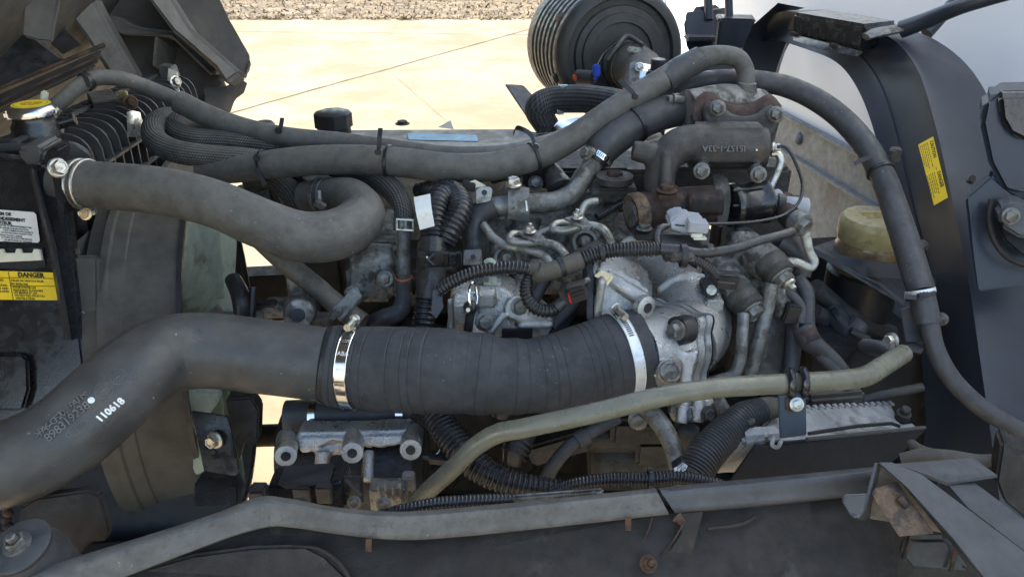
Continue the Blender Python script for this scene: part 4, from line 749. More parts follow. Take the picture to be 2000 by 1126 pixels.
ziptie('black tie on the left end of the front long hose', l2, .135, ((498, 330, 1.03), (512, 350, 1.03), (518, 362, 1.03)), (502, 308, 1.03))
ziptie('black tie with long arched tail on the front hose beside the cover', l2, .53, ((1044, 280, 1.0), (1036, 262, 1.0), (1020, 252, 1.0), (1006, 250, 1.01), (1004, 262, 1.01)), (1046, 286, 1.0))
ziptie('black tie binding the front long hose to the slanting coolant hose', tph, .60, ((1240, 186, 1.02), (1224, 170, 1.02), (1210, 156, 1.02)), (1240, 188, 1.02), 6)
# ================================================================== ENGINE MASS
en = T('engine_block', 'grimy dark engine block and cylinder head behind the hoses', 'engine')
def wb(x0, x1, y0, y1, z0, z1, b=.01): return box(V(((x0 + x1) / 2, (y0 + y1) / 2, (z0 + z1) / 2)), (x1 - x0, y1 - y0, z1 - z0), b)
g = J(wb(-.27, .24, 1.16, 1.52, .45, .98, .02), wb(-.24, .22, 1.10, 1.40, .55, .86, .02), wb(-.20, .30, 1.13, 1.45, .90, 1.0, .02))
rn = random.Random(11)
for i in range(46):
    x = rn.uniform(-.25, .22); z = rn.uniform(.55, .98); yy = rn.uniform(1.085, 1.15); s = rn.uniform(.015, .05)
    g.add(box(V((x, yy, z)), (s * rn.uniform(.7, 1.8), .05, s), .006, rotax(rn.uniform(-15, 15), rn.uniform(-30, 30))) if i % 3 else lathe([(s * .5, 0), (s * .5, .05), (s * .35, .055)], V((x, yy + .02, z)), -Y, 18))
M('block', cast(g, .0042, 2), 'engine', en)
for i in range(14): M('bolt', hexh(V((rn.uniform(-.24, .2), 1.072, rn.uniform(.6, .97))), -Y, .008, .011), 'zinc_dull', en)
for x0, y0, x1, y1, d in ((985, 560, 1030, 420, 1.04), (960, 430, 955, 540, 1.05), (1130, 500, 1150, 400, 1.06)):
    M('head_boss', tp((x0, y0, d, 34), (x1, y1, d, 30), n=22, sub=3), 'alu_dirty', en)
ih = T('cylinder_head_casting', 'stained aluminium head casting with injector bosses between the fuel lines', 'casting')
g = J(pg([(960, 470), (1000, 450), (1060, 470), (1120, 440), (1190, 450), (1240, 480), (1300, 470), (1330, 520), (1280, 560), (1100, 570), (980, 560)], 1.06, vec=V((0, .12, .0)), b=.01), tp((985, 500, 1.0, 30), (985, 470, 1.06, 30), n=20), tp((1142, 470, 1.0, 30), (1142, 440, 1.06, 32), n=20), tp((1010, 600, .97, 30), (1040, 530, 1.02, 34), n=20), bp(1100, 540, 1.03, 170, 60, 60, b=8), bp(1160, 420, 1.08, 90, 110, 60, b=8), tp((1200, 400, 1.06, 40), (1200, 340, 1.06, 36), n=20))
M('casting', cast(g, .0028, 3), 'alu_dirty', ih)
for x, y, d in ((990, 506, .975), (1142, 474, .985)): M('injector_seat', J(ringband(P(x, y, d), TC + Z * .3, .012, .008, .005), lathe([(.0075, -.004), (.0075, .006), (.005, .009)], P(x, y, d), TC + Z * .3, 18)), 'zinc_dull', ih)
M('bracket_plate', pg([(1082, 520), (1160, 478), (1172, 474), (1180, 480), (1176, 492), (1100, 530)], .93, vec=V((0, .02, -.004)), b=.0015), 'alu_dark', ih)
M('bolt', bolt(1200, 346, 1.02, 16, 'u', h=12), 'rust_brown', ih); M('flange', J(lathe([(.024, 0), (.024, .008)], P(1200, 354, 1.02), Z, 24), bp(1195, 366, 1.03, 90, 16, 60, b=4)), 'alu_dark', ih)
M('bolt', bolt(1046, 358, 1.05, 11), 'zinc_dull', ih)
M('side_conduit', corr((1166, 424, 1.01, 9), (1190, 410, 1.015, 9), (1216, 396, 1.02, 9), pitch=6), 'conduit', label='short narrow conduit under the rusty valve ring', cat='conduit', group=HG)
M('spark_boot', tp((1096, 370, 1.03, 28), (1086, 350, 1.04, 22), (1070, 326, 1.05, 14), (1030, 334, 1.06, 9), (960, 352, 1.08, 8), n=18), 'tape', label='taped dark boot under the front long hose', cat='cable')
M('rocker_gasket', J(bp(1150, 330, 1.14, 260, 40, 120, b=6), bp(1240, 350, 1.12, 60, 60, 80, b=10)), 'castiron', label='black gasket rim below the flat aluminium cover', cat='gasket')
il = T('lower_casting', 'wet looking aluminium casting with bolts below the dipstick', 'casting')
g = J(pg([(878, 590), (884, 576), (905, 568), (935, 574), (938, 566), (978, 560), (1010, 582), (1040, 596), (1060, 618), (1088, 640), (1076, 660), (870, 660)], .945, vec=V((0, .05, 0)), b=.006), bp(950, 580, .935, 40, 40, 30, b=5), tp((940, 640, .93, 26), (935, 650, .95, 26), n=20), tp((1010, 600, .93, 24), (1010, 604, .95, 26), n=20), tp((955, 650, .925, 8), (985, 612, .925, 9), n=12), bp(1045, 628, .93, 70, 14, 40, b=4), bp(905, 610, .945, 60, 80, 40, b=12))
M('casting', cast(g, .002, 3), 'alu', il)
for x, y, r in ((946, 628, 14), (1014, 598, 13)): M('bolt', bolt(x, y, .918, r, V((.2, -.9, .35)), h=14), 'zinc_dull', il)
M('opening', bp(1010, 652, .925, 60, 24, 10, b=2), 'black', il)
for i, (a, b) in enumerate((((1080, 520, .97), (1010, 640, .95)), ((1120, 600, .96), (1080, 660, .94)), ((1150, 560, .95), (1080, 640, .94)))):
    M('black_hose', tp((*a, 12), (*b, 13), n=14), 'hose_dark', label=('dark hose behind the taped joint', 'dark hose left of the sensor housing', 'dark hose under the red tabbed plug')[i], cat='hose', group='dark hoses behind the wrapped hose')
# flat valve cover
vc = T('valve_cover', 'flat light aluminium valve cover with blue label behind the long hoses', 'engine cover')
zt = 1.105
c4 = [PZ(640, 252, zt), PZ(1010, 250, zt), PZ(1130, 268, zt), PZ(1260, 262, zt), PZ(1320, 330, zt), PZ(560, 330, zt), PZ(600, 285, zt)]
M('cover', prism(c4, V((0, 0, -.07)), .008, 3), 'cover_alu', vc)
oc = PZ(652, 246, zt + .012)
M('oil_cap', J(lathe([(.030, -.03), (.030, .0)], oc, Z, 30), lathe([(.034 * (1 if k % 2 else 1), h) for k, h in enumerate((0, .004, .020, .024))] + [(.026, .027)], oc, Z, 9)), 'black', vc)
M('blue_label', prism([PZ(795, 260, zt + .001), PZ(930, 264, zt + .001), PZ(934, 276, zt + .001), PZ(798, 273, zt + .001)], Z * .0004), 'blue_label', vc)
M('paper_flap', pg([(856, 248, 1.40), (880, 235, 1.40), (886, 252, 1.40)], t=.003), 'ivory', vc)
M('bolt', hexh(PZ(786, 242, zt + .004), Z, .010, .006), 'alu_dark', vc); M('bolt', hexh(PZ(834, 292, zt), Z, .008, .006), 'zinc_dull', vc); M('cap_small', lathe([(.018, -.02), (.018, .008), (.014, .012)], PZ(518, 250, zt), Z, 24), 'black', vc)
M('rear_cover', J(prism([PZ(1040, 262, zt - .01), PZ(1120, 232, zt - .01), PZ(1240, 226, zt - .01), PZ(1300, 262, zt - .01), PZ(1200, 290, zt - .01)], V((0, 0, -.05)), .006)), 'cover_alu', label='bright dusty housing behind the flat cover by the fabric hose', cat='housing')
M('foil_shield', loft([[PZ(1046 + i * 34, 262 - i * 9 + (6 if i % 2 else 0), zt + .005 + .006 * (i % 2)), PZ(1056 + i * 36, 244 - i * 7, zt + .012)] for i in range(5)], .001), 'chrome', label='crumpled bright foil shield behind the flat cover', cat='heat shield')
M('dip_blade', pg([(986, 164, 1.72), (1022, 166, 1.72), (1050, 196, 1.70), (1058, 250, 1.62), (1040, 244, 1.62)], vec=FWD * .012, b=.002), 'bracket', label='blue grey metal plate slanting behind the fabric hose', cat='bracket')
fh = T('fabric_hose', 'thick fabric covered hose curving behind the slanting long hose', 'hose')
M('tube', tp((1090, 270, 1.48, 20), (1062, 236, 1.44, 25), (1052, 210, 1.42, 27), (1080, 196, 1.42, 27), (1130, 193, 1.40, 27), (1180, 196, 1.36, 26), (1235, 206, 1.30, 25), n=26), 'braid_dark', fh)
M('clamp', J(ringband(P(1096, 195, 1.42), X + Y * -.1, .0252, .012, .0014)), 'zinc', fh); M('clamp_block', bp(1102, 172, 1.40, 16, 12, 12), 'alu_plate', fh)
# ================================================================== AIR CLEANER
ac = T('air_cleaner', 'round ribbed black air cleaner canister at the far side', 'air cleaner')
A0, A1 = P(1142, 84, 2.04), P(1212, 108, 1.78); aax = (A1 - A0).normalized(); L_ = (A1 - A0).length
pr = [(.10, -.02), (.146, -.02), (.150, -.012), (.150, .03)]
s = .03
while s < L_ - .04: pr += [(.150, s), (.150, s + .012), (.139, s + .016), (.139, s + .030), (.150, s + .034)]; s += .038
pr += [(.150, L_ - .02), (.148, L_ - .006), (.138, L_ + .004), (.124, L_ + .006), (.120, L_ - .006), (.108, L_ - .006), (.105, L_ + .002), (.092, L_ + .004), (.090, L_ + .010), (.072, L_ + .012), (.070, L_ + .006), (.052, L_ + .008)]
M('canister', lathe(pr, A0, aax, 64), 'air_box', ac)
M('bracket', tp((1090, 40, 1.78, 10), (1150, 10, 1.80, 10), (1260, 20, 1.80, 9), n=8), 'air_box', ac)
oA = A1 + aax * .005
M('outlet', J(lathe([(.054, -.004), (.058, .0), (.058, .012), (.050, .016), (.050, .05)], oA + V((.012, 0, -.018)), aax, 40)), 'air_box', ac)
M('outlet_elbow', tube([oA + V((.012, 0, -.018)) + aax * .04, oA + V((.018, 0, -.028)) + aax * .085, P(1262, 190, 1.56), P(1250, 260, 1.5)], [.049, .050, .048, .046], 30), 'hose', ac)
M('outlet_clamp', ringband(oA + V((.013, 0, -.02)) + aax * .045, aax, .0505, .010, .0014), 'zinc_dull', ac); M('clamp_block', bp(1238, 97, 1.68, 26, 10, 10, roll=-10), 'zinc', ac)
for an in (1.9, 3.1, .5): 
    u = (Z - aax * aax.z).normalized(); w_ = aax.cross(u); e = u * math.cos(an) + w_ * math.sin(an); M('latch', box(A0 + e * .154 + aax * (L_ - .03), (.022, .028, .010), .003, (aax.cross(e), aax, e)), 'air_box', ac)
M('support_arm', tp((1186, 118, 1.70, 5), (1205, 92, 1.70, 5), (1225, 72, 1.72, 6), (1256, 88, 1.70, 4), n=10), 'air_box', ac)
M('drain_valve', tp((1128, 150, 1.70, 14), (1160, 152, 1.68, 14), n=20, sub=2), 'air_box', ac)
M('mount_strap', J(pg([(1236, -30, 1.9), (1290, -30, 1.95), (1282, 22, 1.9), (1270, 36, 1.88), (1240, 10, 1.86)], vec=FWD * .05, b=.008)), 'air_box', ac)
M('blue_plug', J(bp(1165, 138, 1.66, 15, 24, 12, roll=6, b=3), bp(1162, 154, 1.66, 6, 8, 6)), 'blue', label='blue plug on the wire in front of the air cleaner', cat='connector')
M('plug_wire', tp((1166, 128, 1.67, 2), (1180, 104, 1.69, 2), (1204, 84, 1.70, 2), n=8), 'conduit', label='thin wire rising from the blue plug', cat='wire')
M('pink_clip', J(bp(1122, 152, 1.68, 8, 12, 8, roll=10, b=2)), 'ink_red', label='tiny red clip beside the air cleaner drain', cat='clip')
vb = T('vacuum_tank', 'shiny metal tank with black cap in front of the air cleaner', 'tank')
M('tank', J(pg([(1238, 140), (1278, 146), (1330, 150), (1340, 190), (1300, 220), (1232, 210)], 1.40, vec=V((0, .06, .01)), b=.012)), 'chrome', vb)
M('bracket', pg([(1230, 124), (1240, 118), (1250, 124), (1248, 180), (1228, 186)], 1.39, t=.006, b=.001), 'zinc_dull', vb)
M('bolt', bolt(1249, 131, 1.385, 7), 'zinc', vb); M('cap', lathe([(.018, -.01), (.018, .004), (.014, .006), (.014, .022), (.012, .024)], P(1284, 142, 1.40), Z, 10), 'black', vb)
# ================================================================== LOWER LEFT ENGINE FRONT
wp = T('water_pump', 'grey brown water pump housing with bolts under the thick radiator hose', 'pump')
g = J(tp((690, 520, 1.02, 30), (730, 510, 1.02, 36), (770, 500, 1.02, 26), n=20), bp(725, 545, 1.03, 90, 80, 60, b=10), tp((690, 585, .99, 16), (690, 575, 1.02, 20), n=14), tp((752, 548, .985, 17), (752, 540, 1.02, 20), n=14))
M('housing', cast(g, .0028, 3), 'alu_dirty', wp); M('pump_back', bp(620, 520, 1.12, 120, 120, 60, b=14), 'engine', wp); M('upper_housing', cast(J(tp((640, 400, 1.10, 30), (610, 390, 1.12, 40), n=20), bp(600, 380, 1.14, 90, 90, 70, b=12)), .0028, 3), 'alu_dirty', wp)
M('bolt', bolt(688, 574, .975, 12), 'zinc_dull', wp); M('bolt', bolt(752, 544, .97, 12), 'zinc_dull', wp); M('port', lathe([(.018, 0), (.018, .02), (.014, .024)], P(616, 345, 1.08), Z, 20), 'alu_dirty', wp)
cl = T('coolant_crossover', 'dusty brown steel pipe slanting down with a strap clamp', 'pipe')
M('tube', tp((490, 450, 1.0, 20), (560, 514, .985, 21), (620, 562, .975, 20), (662, 598, .965, 20), (708, 632, .96, 22), n=22), 'old_pipe', cl)
M('strap', J(pg([(648, 604), (690, 562), (708, 578), (664, 628)], .944, t=.004, b=.001), bp(655, 612, .942, 26, 12, 14, roll=45, b=1)), 'zinc_dull', cl)
fb = T('front_bracket', 'engine front bracket with a bored round boss', 'bracket')
g = J(tp((583, 614, .94, 30), (586, 606, 1.0, 32), n=24, sub=2), bp(582, 560, 1.0, 36, 90, 40, b=6), bp(560, 600, 1.03, 90, 30, 50, b=6), bp(625, 625, 1.0, 50, 30, 30, b=5))
M('casting', cast(g, .0022, 3), 'alu_dirty', fb); M('bore', lathe([(.0080, 0), (.0080, .005)], P(583, 615, .938), TC, 20), 'black', fb)
tb = T('timing_cover', 'dark front cover and pulley between fan and engine', 'engine part')
M('cover', J(wb(-.31, -.25, 1.22, 1.50, .50, .95, .02)), 'engine', tb)
M('pulley', lathe([(.05, 0), (.05, .006), (.044, .010), (.044, .016), (.05, .020), (.05, .026)], V((-.345, 1.20, .86)), X, 36), 'engine', tb)
M('idler_arm', bp(516, 420, 1.18, 90, 130, 50, roll=12, b=12), 'alu_dark', tb)
M('belt', J(ringband(V((-.332, 1.20, .86)), X, .050, .016, .004)), 'hose_dark', tb)
M('pump_arm', J(tp((455, 545, 1.02, 16), (470, 580, 1.0, 18), (475, 640, 1.0, 16), n=14), tp((495, 560, 1.0, 7), (490, 640, 1.0, 8), n=10), bp(512, 595, 1.02, 60, 16, 20, b=3)), 'black', tb)
ab = T('alternator_bracket', 'bare aluminium bracket with three bored bosses', 'bracket')
for i, (x, y, d) in enumerate(((562, 868, .86), (692, 862, .86), (806, 856, .865))):
    M('boss', J(tp((x - 4, y + 22, d - .02, 21), (x, y - 12, d + .03, 22), n=26, sub=2)), 'alu', ab); c = P(x - 4, y + 22, d - .02); M('bore', lathe([(.0052, 0), (.0052, .0012)], c, P(x - 4, y + 22, d - .02) - P(x, y - 12, d + .03), 20), 'black', ab)
g = J(pg([(572, 848), (690, 846), (806, 842), (812, 868), (745, 880), (700, 876), (650, 866), (600, 892), (580, 888)], .87, vec=V((0, .03, .0)), b=.004), tp((632, 880, .875, 16), (626, 930, .87, 14), n=16), tp((720, 880, .88, 12), (718, 940, .865, 13), n=14), bp(660, 880, .885, 60, 40, 20, b=6))
M('web', cast(g, .0019, 3), 'alu', ab)
lh = T('lower_coolant_hose', 'short black hose with two steel clamps behind the bored bracket', 'hose')
M('tube', tp((560, 815, .93, 34), (620, 812, .93, 34), (700, 810, .93, 34), (810, 806, .93, 34), n=28), 'hose_dark', lh)
for x, y in ((616, 813), (784, 807)): M('worm_clamp', ringband(P(x, y, .93), (P(810, 806, .93) - P(560, 815, .93)), .0209, .009, .0012), 'chrome', lh)
al = T('alternator', 'dark alternator body below the bored bracket', 'alternator')
M('body', J(lathe([(.05, 0), (.06, .01), (.06, .14), (.05, .15)], P(585, 925, .93), X, 36)), 'engine', al); M('end_bell', J(bp(760, 966, .84, 70, 60, 40, b=5), *[bp(740 + i * 14, 962, .815, 5, 50, 6, b=1) for i in range(4)]), 'alu_dirty', al)
M('slotted_rib', bp(800, 960, .85, 24, 90, 24, b=3), 'alu_dirty', al); M('bolt', bolt(750, 984, .80, 11), 'zinc_dull', al); M('bolt', bolt(692, 980, .80, 10), 'zinc_dull', al)
at = T('actuator', 'black plastic actuator with plug above the bent trim', 'actuator')
M('housing', J(pg([(518, 958), (530, 950), (640, 944), (664, 938), (672, 944), (676, 994), (520, 1000)], .80, vec=V((0, .035, 0)), b=.003)), 'gloss', at); M('plug', J(bp(506, 962, .79, 34, 34, 34, b=5)), 'black', at)
M('lid', pg([(540, 946), (640, 940), (644, 946), (560, 956)], .796, vec=V((0, .03, .0)), b=.001), 'black', at); M('rib', bp(634, 962, .787, 30, 40, 20, b=2), 'black', at); M('rib', bp(590, 966, .787, 34, 36, 8, b=2), 'black', at); M('clip', J(bp(588, 974, .775, 22, 14, 10, b=2)), 'alu_dark', at); M('stay', J(pg([(672, 930), (708, 930), (710, 980), (704, 980), (702, 938), (674, 938)], .80, t=.004), tp((674, 935, .795, 4), (706, 968, .79, 4), n=8)), 'black', at)
sb = T('shroud_bracket', 'small bronze tinted steel bracket with a bolt under the plastic pipe', 'bracket')
M('plate', J(pg([(374, 804), (444, 814), (452, 850), (466, 915), (460, 930), (398, 920), (388, 870)], .92, vec=V((0, .004, 0)), b=.0008), pg([(398, 920, .92), (460, 930, .92), (462, 985, .90), (380, 988, .90), (380, 945, .90)], vec=V((0, .004, 0)), b=.0008)), 'gloss', sb)
M('bolt', bolt(421, 858, .915, 13, V((-.3, -.9, .2)), h=18), 'zinc', sb); M('hole', lathe([(.003, 0), (.003, .0006)], P(416, 882, .919), TC, 14), 'black', sb)
M('side_flap', J(pg([(440, 780), (490, 776), (506, 800), (504, 860), (488, 884), (476, 862), (466, 900), (448, 830)], .96, vec=V((0, .02, 0)), b=.002)), 'engine', sb)
M('tank_green', J(pg([(362, 762), (424, 764), (424, 790), (400, 818), (376, 806), (364, 800)], .98, vec=V((0, .02, 0)), b=.002), pg([(376, 830), (392, 860), (402, 918), (384, 930), (376, 920)], .98, vec=V((0, .02, 0)), b=.002)), 'fan', label='pale green plastic edge behind the bronze tinted bracket', cat='panel')
M('tensioner', lathe([(.055, 0), (.058, .006), (.058, .034), (.05, .04)], P(560, 880, 1.0), X, 36), 'engine', label='dark round pulley behind the bored bracket', cat='pulley')
# ================================================================== FUEL PUMP AREA
fp = T('fuel_pump', 'grey fuel pump head with large banjo bolts right of the throttle elbow', 'pump')
g = J(tp((1398, 520, .99, 32), (1440, 570, .955, 34), (1458, 592, .945, 33), n=24), tp((1440, 470, 1.0, 34), (1490, 508, .955, 36), (1512, 524, .945, 36), n=24), bp(1470, 540, .99, 120, 110, 60, roll=-20, b=14), tp((1460, 480, .97, 16), (1470, 530, .96, 18), n=16), tp((1510, 560, .97, 30), (1540, 610, .97, 26), n=18), bp(1452, 478, .98, 50, 40, 40, b=6), tp((1446, 466, .975, 20), (1446, 452, .975, 20), n=16))
M('pump_casting', cast(g, .0021, 3), 'alu_dirty', fp)
dv = V((.45, -.75, -.42)).normalized()
for x, y, d in ((1456, 590, .940), (1513, 525, .938)):
    M('collar', lathe([(.0195, -.014), (.0205, -.008), (.0205, -.002), (.019, 0), (.019, .003), (.0195, .004), (.0195, .010), (.017, .012)], P(x, y, d), dv, 30), 'alu_dark', fp)
    M('banjo_bolt', hexh(P(x, y, d) + dv * .010, dv, .0125, .013, fl=1.25), 'zinc_dull', fp)
M('bleed_nipple', J(lathe([(.008, 0), (.008, .008), (.004, .010), (.004, .015)], P(1535, 546, .93), dv, 16)), 'zinc', fp)
M('pump_cylinder', tp((1480, 600, 1.02, 66), (1476, 680, 1.01, 60), (1474, 760, 1.0, 54), n=30, sub=4), 'alu_dark', fp)
M('spout', tp((1446, 452, .975, 12), (1446, 446, .975, 12), n=14, sub=2), 'black', fp)
for lb, pts, r in (('steel fuel pipe bending left below the lower banjo bolt', ((1452, 612, .925, 0), (1450, 650, .92, 0), (1446, 700, .92, 0), (1434, 730, .92, 0), (1404, 742, .92, 0), (1370, 750, .925, 0)), 11.5), ('steel fuel pipe slanting down below the upper banjo bolt', ((1508, 552, .93, 0), (1498, 600, .935, 0), (1480, 670, .94, 0), (1462, 740, .95, 0)), 14)):
    M('fuel_pipe', tp(*[(a, b, c, r) for a, b, c, _ in pts], n=16), 'zinc_dull', label=lb, cat='fuel line', group='steel fuel pipes at the pump')
t = T('return_pipe', 'small steel return pipe with banjo fitting beside the amber reservoir', 'pipe')
M('tube', tp((1568, 448, .95, 11), (1574, 462, .95, 10), (1580, 490, .95, 9), (1590, 512, .95, 9), (1582, 522, .95, 9), (1556, 512, .95, 9), (1530, 512, .95, 10), n=14), 'line', t)
M('banjo', J(lathe([(.013, -.01), (.014, -.004), (.014, .006), (.012, .008)], P(1562, 436, .945), V((.5, -.8, -.2)), 24), hexh(P(1564, 438, .938), V((.5, -.8, -.2)), .011, .010)), 'zinc_dull', t)
M('elbow_block', J(tp((1530, 390, 1.0, 20), (1540, 420, .98, 22), (1552, 440, .96, 18), n=18)), 'rust_brown', t)
M('vacuum_hose', tp((1520, 470, .98, 26), (1546, 485, .98, 27), (1562, 510, .98, 26), (1560, 540, .98, 22), n=20), 'hose_dark', label='black hose elbow under the small return pipe', cat='hose')
for lb, pts in (('grey hose hanging right of the fuel pump', ((1556, 540, .97, 13), (1574, 570, .965, 15), (1576, 620, .96, 15), (1580, 660, .96, 16), (1604, 690, .95, 16), (1640, 730, .94, 14))), ('thin hose curling behind the upper banjo bolt', ((1524, 564, .96, 8), (1548, 578, .955, 10), (1564, 600, .955, 10), (1564, 630, .955, 10))), ('cloth ended hose slanting down to the olive pipe', ((1570, 640, .955, 22), (1580, 664, .95, 22), (1620, 694, .945, 14), (1648, 726, .94, 13), (1660, 760, .94, 12))), ('dark hose behind the fuel pump pipes', ((1530, 600, 1.0, 16), (1546, 640, .99, 18), (1548, 690, .98, 16), (1536, 760, .97, 14))), ('dark hose at the foot of the fuel pump', ((1508, 690, 1.0, 12), (1530, 704, .99, 13), (1558, 700, .99, 12)))):
    M('vacuum_hose', tp(*pts, n=18), 'hose_dark', label=lb, cat='hose', group='dark hoses right of the pump')
M('hose_sleeve', tp((1574, 646, .95, 19), (1586, 668, .946, 19), n=18, sub=2), 'rust_brown', label='rusty sleeve on the cloth ended hose', cat='sleeve')
M('plug_cluster', J(bp(1545, 610, .955, 30, 40, 24, roll=-10, b=3), bp(1560, 600, .96, 24, 30, 20, roll=10, b=3), bp(1540, 580, .96, 36, 20, 20, b=3)), 'black', label='black plug cluster below the upper banjo bolt', cat='connector')
M('filter_bowl', J(lathe([(.03, -.12), (.034, -.11), (.034, -.02), (.038, -.018), (.038, 0)], P(1620, 650, 1.1), Z, 30)), 'engine', label='dark filter bowl behind the hanging hoses', cat='filter')
gb = T('gearbox', 'dark grimy gearbox housing deep behind the control box', 'gearbox')
g = J(wb(.28, .62, 1.10, 1.55, .50, .78, .03), wb(.20, .40, 1.12, 1.5, .55, .92, .03)); rn = random.Random(5)
for i in range(26): g.add(box(V((rn.uniform(.24, .6), rn.uniform(1.05, 1.12), rn.uniform(.55, .85))), (rn.uniform(.02, .08), .06, rn.uniform(.02, .06)), .006, rotax(rn.uniform(-20, 20), rn.uniform(-30, 30))))
M('housing', cast(g, .0045, 2), 'engine', gb)
for y, a in ((560, 7), (610, -3)): M('hose_stub', tp((1590, y, 1.12, 18), (1660, y + 50 + a, 1.15, 18), (1740, y + 90, 1.18, 16), n=16), 'hose_dark', gb)
# ================================================================== RESERVOIR
rs = T('fluid_reservoir', 'amber fluid reservoir with scalloped cap held in a black bracket', 'reservoir')
rc = P(1704, 452, 1.14); k = 1.14 / F
cg = G(); prof = [(.0455, -.012), (.0470, -.004), (.0480, .012), (.0475, .018), (.0430, .0235), (.030, .0250)]
cg = lathe(prof, rc, Z, 48)
for i, v in enumerate(cg.v):
    e = v - rc; q = V((e.x, e.y, 0)); f = 1 + .012 * (1 if (i % 48) % 2 else -1) if q.length > .043 else 1; cg.v[i] = rc + q * f + Z * e.z
M('cap', cg, 'cap_amber', rs)
M('cap_print', J(*[box(rc + V((x, y, .0252)), (w_, .0035, .0004), 0) for x, y, w_ in ((-.012, .008, .016), (.008, .008, .018), (-.014, 0, .012), (.004, 0, .018), (-.006, -.008, .02), (.012, -.008, .01))]), 'ink_faint', rs)
M('neck', lathe([(.046, -.060), (.047, -.05), (.047, -.022), (.044, -.012)], rc, Z, 40), 'fluid', rs)
M('bottle', lathe([(.040, -.165), (.050, -.155), (.052, -.062), (.047, -.058)], rc, Z, 40), 'black', rs)
M('bracket', J(pg([(1586, 482, 1.12), (1640, 462, 1.22), (1800, 540, 1.18), (1768, 588, 1.07), (1720, 556, 1.06)], vec=V((0, 0, -.004)), b=.001), pg([(1586, 482, 1.12), (1720, 556, 1.06), (1768, 588, 1.07), (1766, 598, 1.07), (1716, 568, 1.06), (1586, 494, 1.12)], vec=Y * .003)), 'bracket', rs)
M('bracket_skirt', J(pg([(1612, 488, 1.10), (1640, 500, 1.09), (1770, 520, 1.07), (1775, 545, 1.07), (1690, 540, 1.07)], vec=Y * .004)), 'black', rs)
M('outlet_hose', tp((1680, 630, 1.1, 20), (1660, 650, 1.1, 22), (1622, 600, 1.14, 22), (1590, 566, 1.16, 22), n=18), 'hose_dark', rs); M('outlet_clamp', ringband(P(1640, 622, 1.12), X + Z * .8, .017, .008, .0014), 'black', rs)
M('stub', tp((1660, 646, 1.06, 9), (1696, 664, 1.06, 9), n=12, sub=2), 'black', rs)
# ================================================================== CAB ARCH
ar = T('cab_arch', 'black pressed steel cab support arch with yellow caution sticker', 'arch')
st = [((1770, 1010), (1796, 1010), (1965, 1020), (2110, 1020), .98), ((1806, 850), (1838, 848), (1938, 850), (2095, 840), .99), ((1802, 720), (1838, 716), (1918, 716), (2075, 700), 1.02), ((1778, 560), (1812, 556), (1894, 552), (2035, 530), 1.06), ((1738, 400), (1768, 396), (1862, 388), (1985, 362), 1.12), ((1708, 260), (1736, 252), (1828, 238), (1945, 222), 1.19), ((1674, 172), (1702, 158), (1792, 130), (1890, 128), 1.26), ((1634, 122), (1660, 106), (1740, 72), (1815, 72), 1.34), ((1566, 92), (1588, 78), (1650, 42), (1720, 46), 1.46), ((1508, 78), (1524, 64), (1560, 22), (1630, 22), 1.58), ((1478, 86), (1490, 72), (1512, 26), (1580, 24), 1.66), ((1456, 110), (1464, 98), (1474, 56), (1545, 60), 1.72), ((1440, 160), (1446, 150), (1452, 96), (1522, 112), 1.76), ((1424, 250), (1430, 240), (1436, 180), (1500, 190), 1.80), ((1404, 400), (1410, 390), (1416, 320), (1480, 320), 1.85)]
secs = []
for a, b, c, e, d in st:
    A_, B_, C_, E_ = P(*a, d + .115), P(*b, d + .095), P(*c, d), P(*e, d + .02)
    m1 = B_.lerp(C_, .10) + TC * .004; m2 = B_.lerp(C_, .2) - TC * .006; m3 = B_.lerp(C_, .86) - TC * .006; m4 = B_.lerp(C_, .95) + TC * .003
    secs.append([A_, A_.lerp(B_, .85), m1, m2, m3, m4, C_.lerp(E_, .06), E_.lerp(C_, .04), E_, E_ + (B_ - C_) * .9])
secs = smooth_sec(secs, 5)
M('pressing', loft(secs, .003), 'arch', ar, ang=50)
for x, y, d in ((1876, 260, 1.19), (1899, 349, 1.135), (1820, 551, 1.065)): M('hole', lathe([(.0055, 0), (.0055, .0012)], P(x, y, d), TC + X * .25, 18), 'black', ar)
for x, y, d, r in ((1801, 480, 1.13, 9), (1838, 622, 1.06, 10)): M('bolt', bolt(x, y, d, r, V((-.5, -.8, .1)), h=14), 'zinc_dull', ar)
bx = [P(1548, 24, 1.50), P(1690, 48, 1.33), P(1684, 100, 1.335), P(1546, 70, 1.505)]
M('top_bracket', J(prism(bx, (P(1762, 40, 1.42) - P(1690, 48, 1.33)) * .9, .006)), 'gloss', ar)
M('bracket_lip', J(pg([(1546, 66, 1.50), (1684, 100, 1.33), (1672, 110, 1.33), (1600, 96, 1.42), (1546, 78, 1.5)], vec=V((.0, -.006, .0)), b=.001)), 'gloss', ar)
for x, y, d in ((1552, 66, 1.49), (1628, 88, 1.39)): M('nut', bp(x + 4, y + 2, d, 22, 7, 14, yaw=-40, roll=-10, b=1), 'rust_brown', ar)
sy = T('stay_rod', 'black cab stay rod with flattened end on the arch', 'rod')
M('rod', tp((1760, 58, 1.33, 17), (1810, 40, 1.3, 16), (1880, 12, 1.25, 15), (1990, -20, 1.2, 15), n=18), 'arch', sy); M('flat_end', J(tube([P(1690, 72, 1.33), P(1715, 64, 1.33), P(1770, 54, 1.33)], [.012, .016, .014], 16, 5, sq=(.45, 1.2))), 'zinc_dull', sy)
M('stay_rod', tp((1810, 66, 1.40, 12), (1850, 20, 1.40, 12), (1890, -30, 1.40, 12), n=14), 'arch', label='second black rod slanting up behind the arch stay', cat='rod')
sk = T('caution_sticker', 'yellow caution and danger sticker on the black arch', 'sticker')
sp4 = [(1797, 285), (1826, 269), (1855, 388), (1828, 403)]
ds = [1.17, 1.152, 1.095, 1.11]
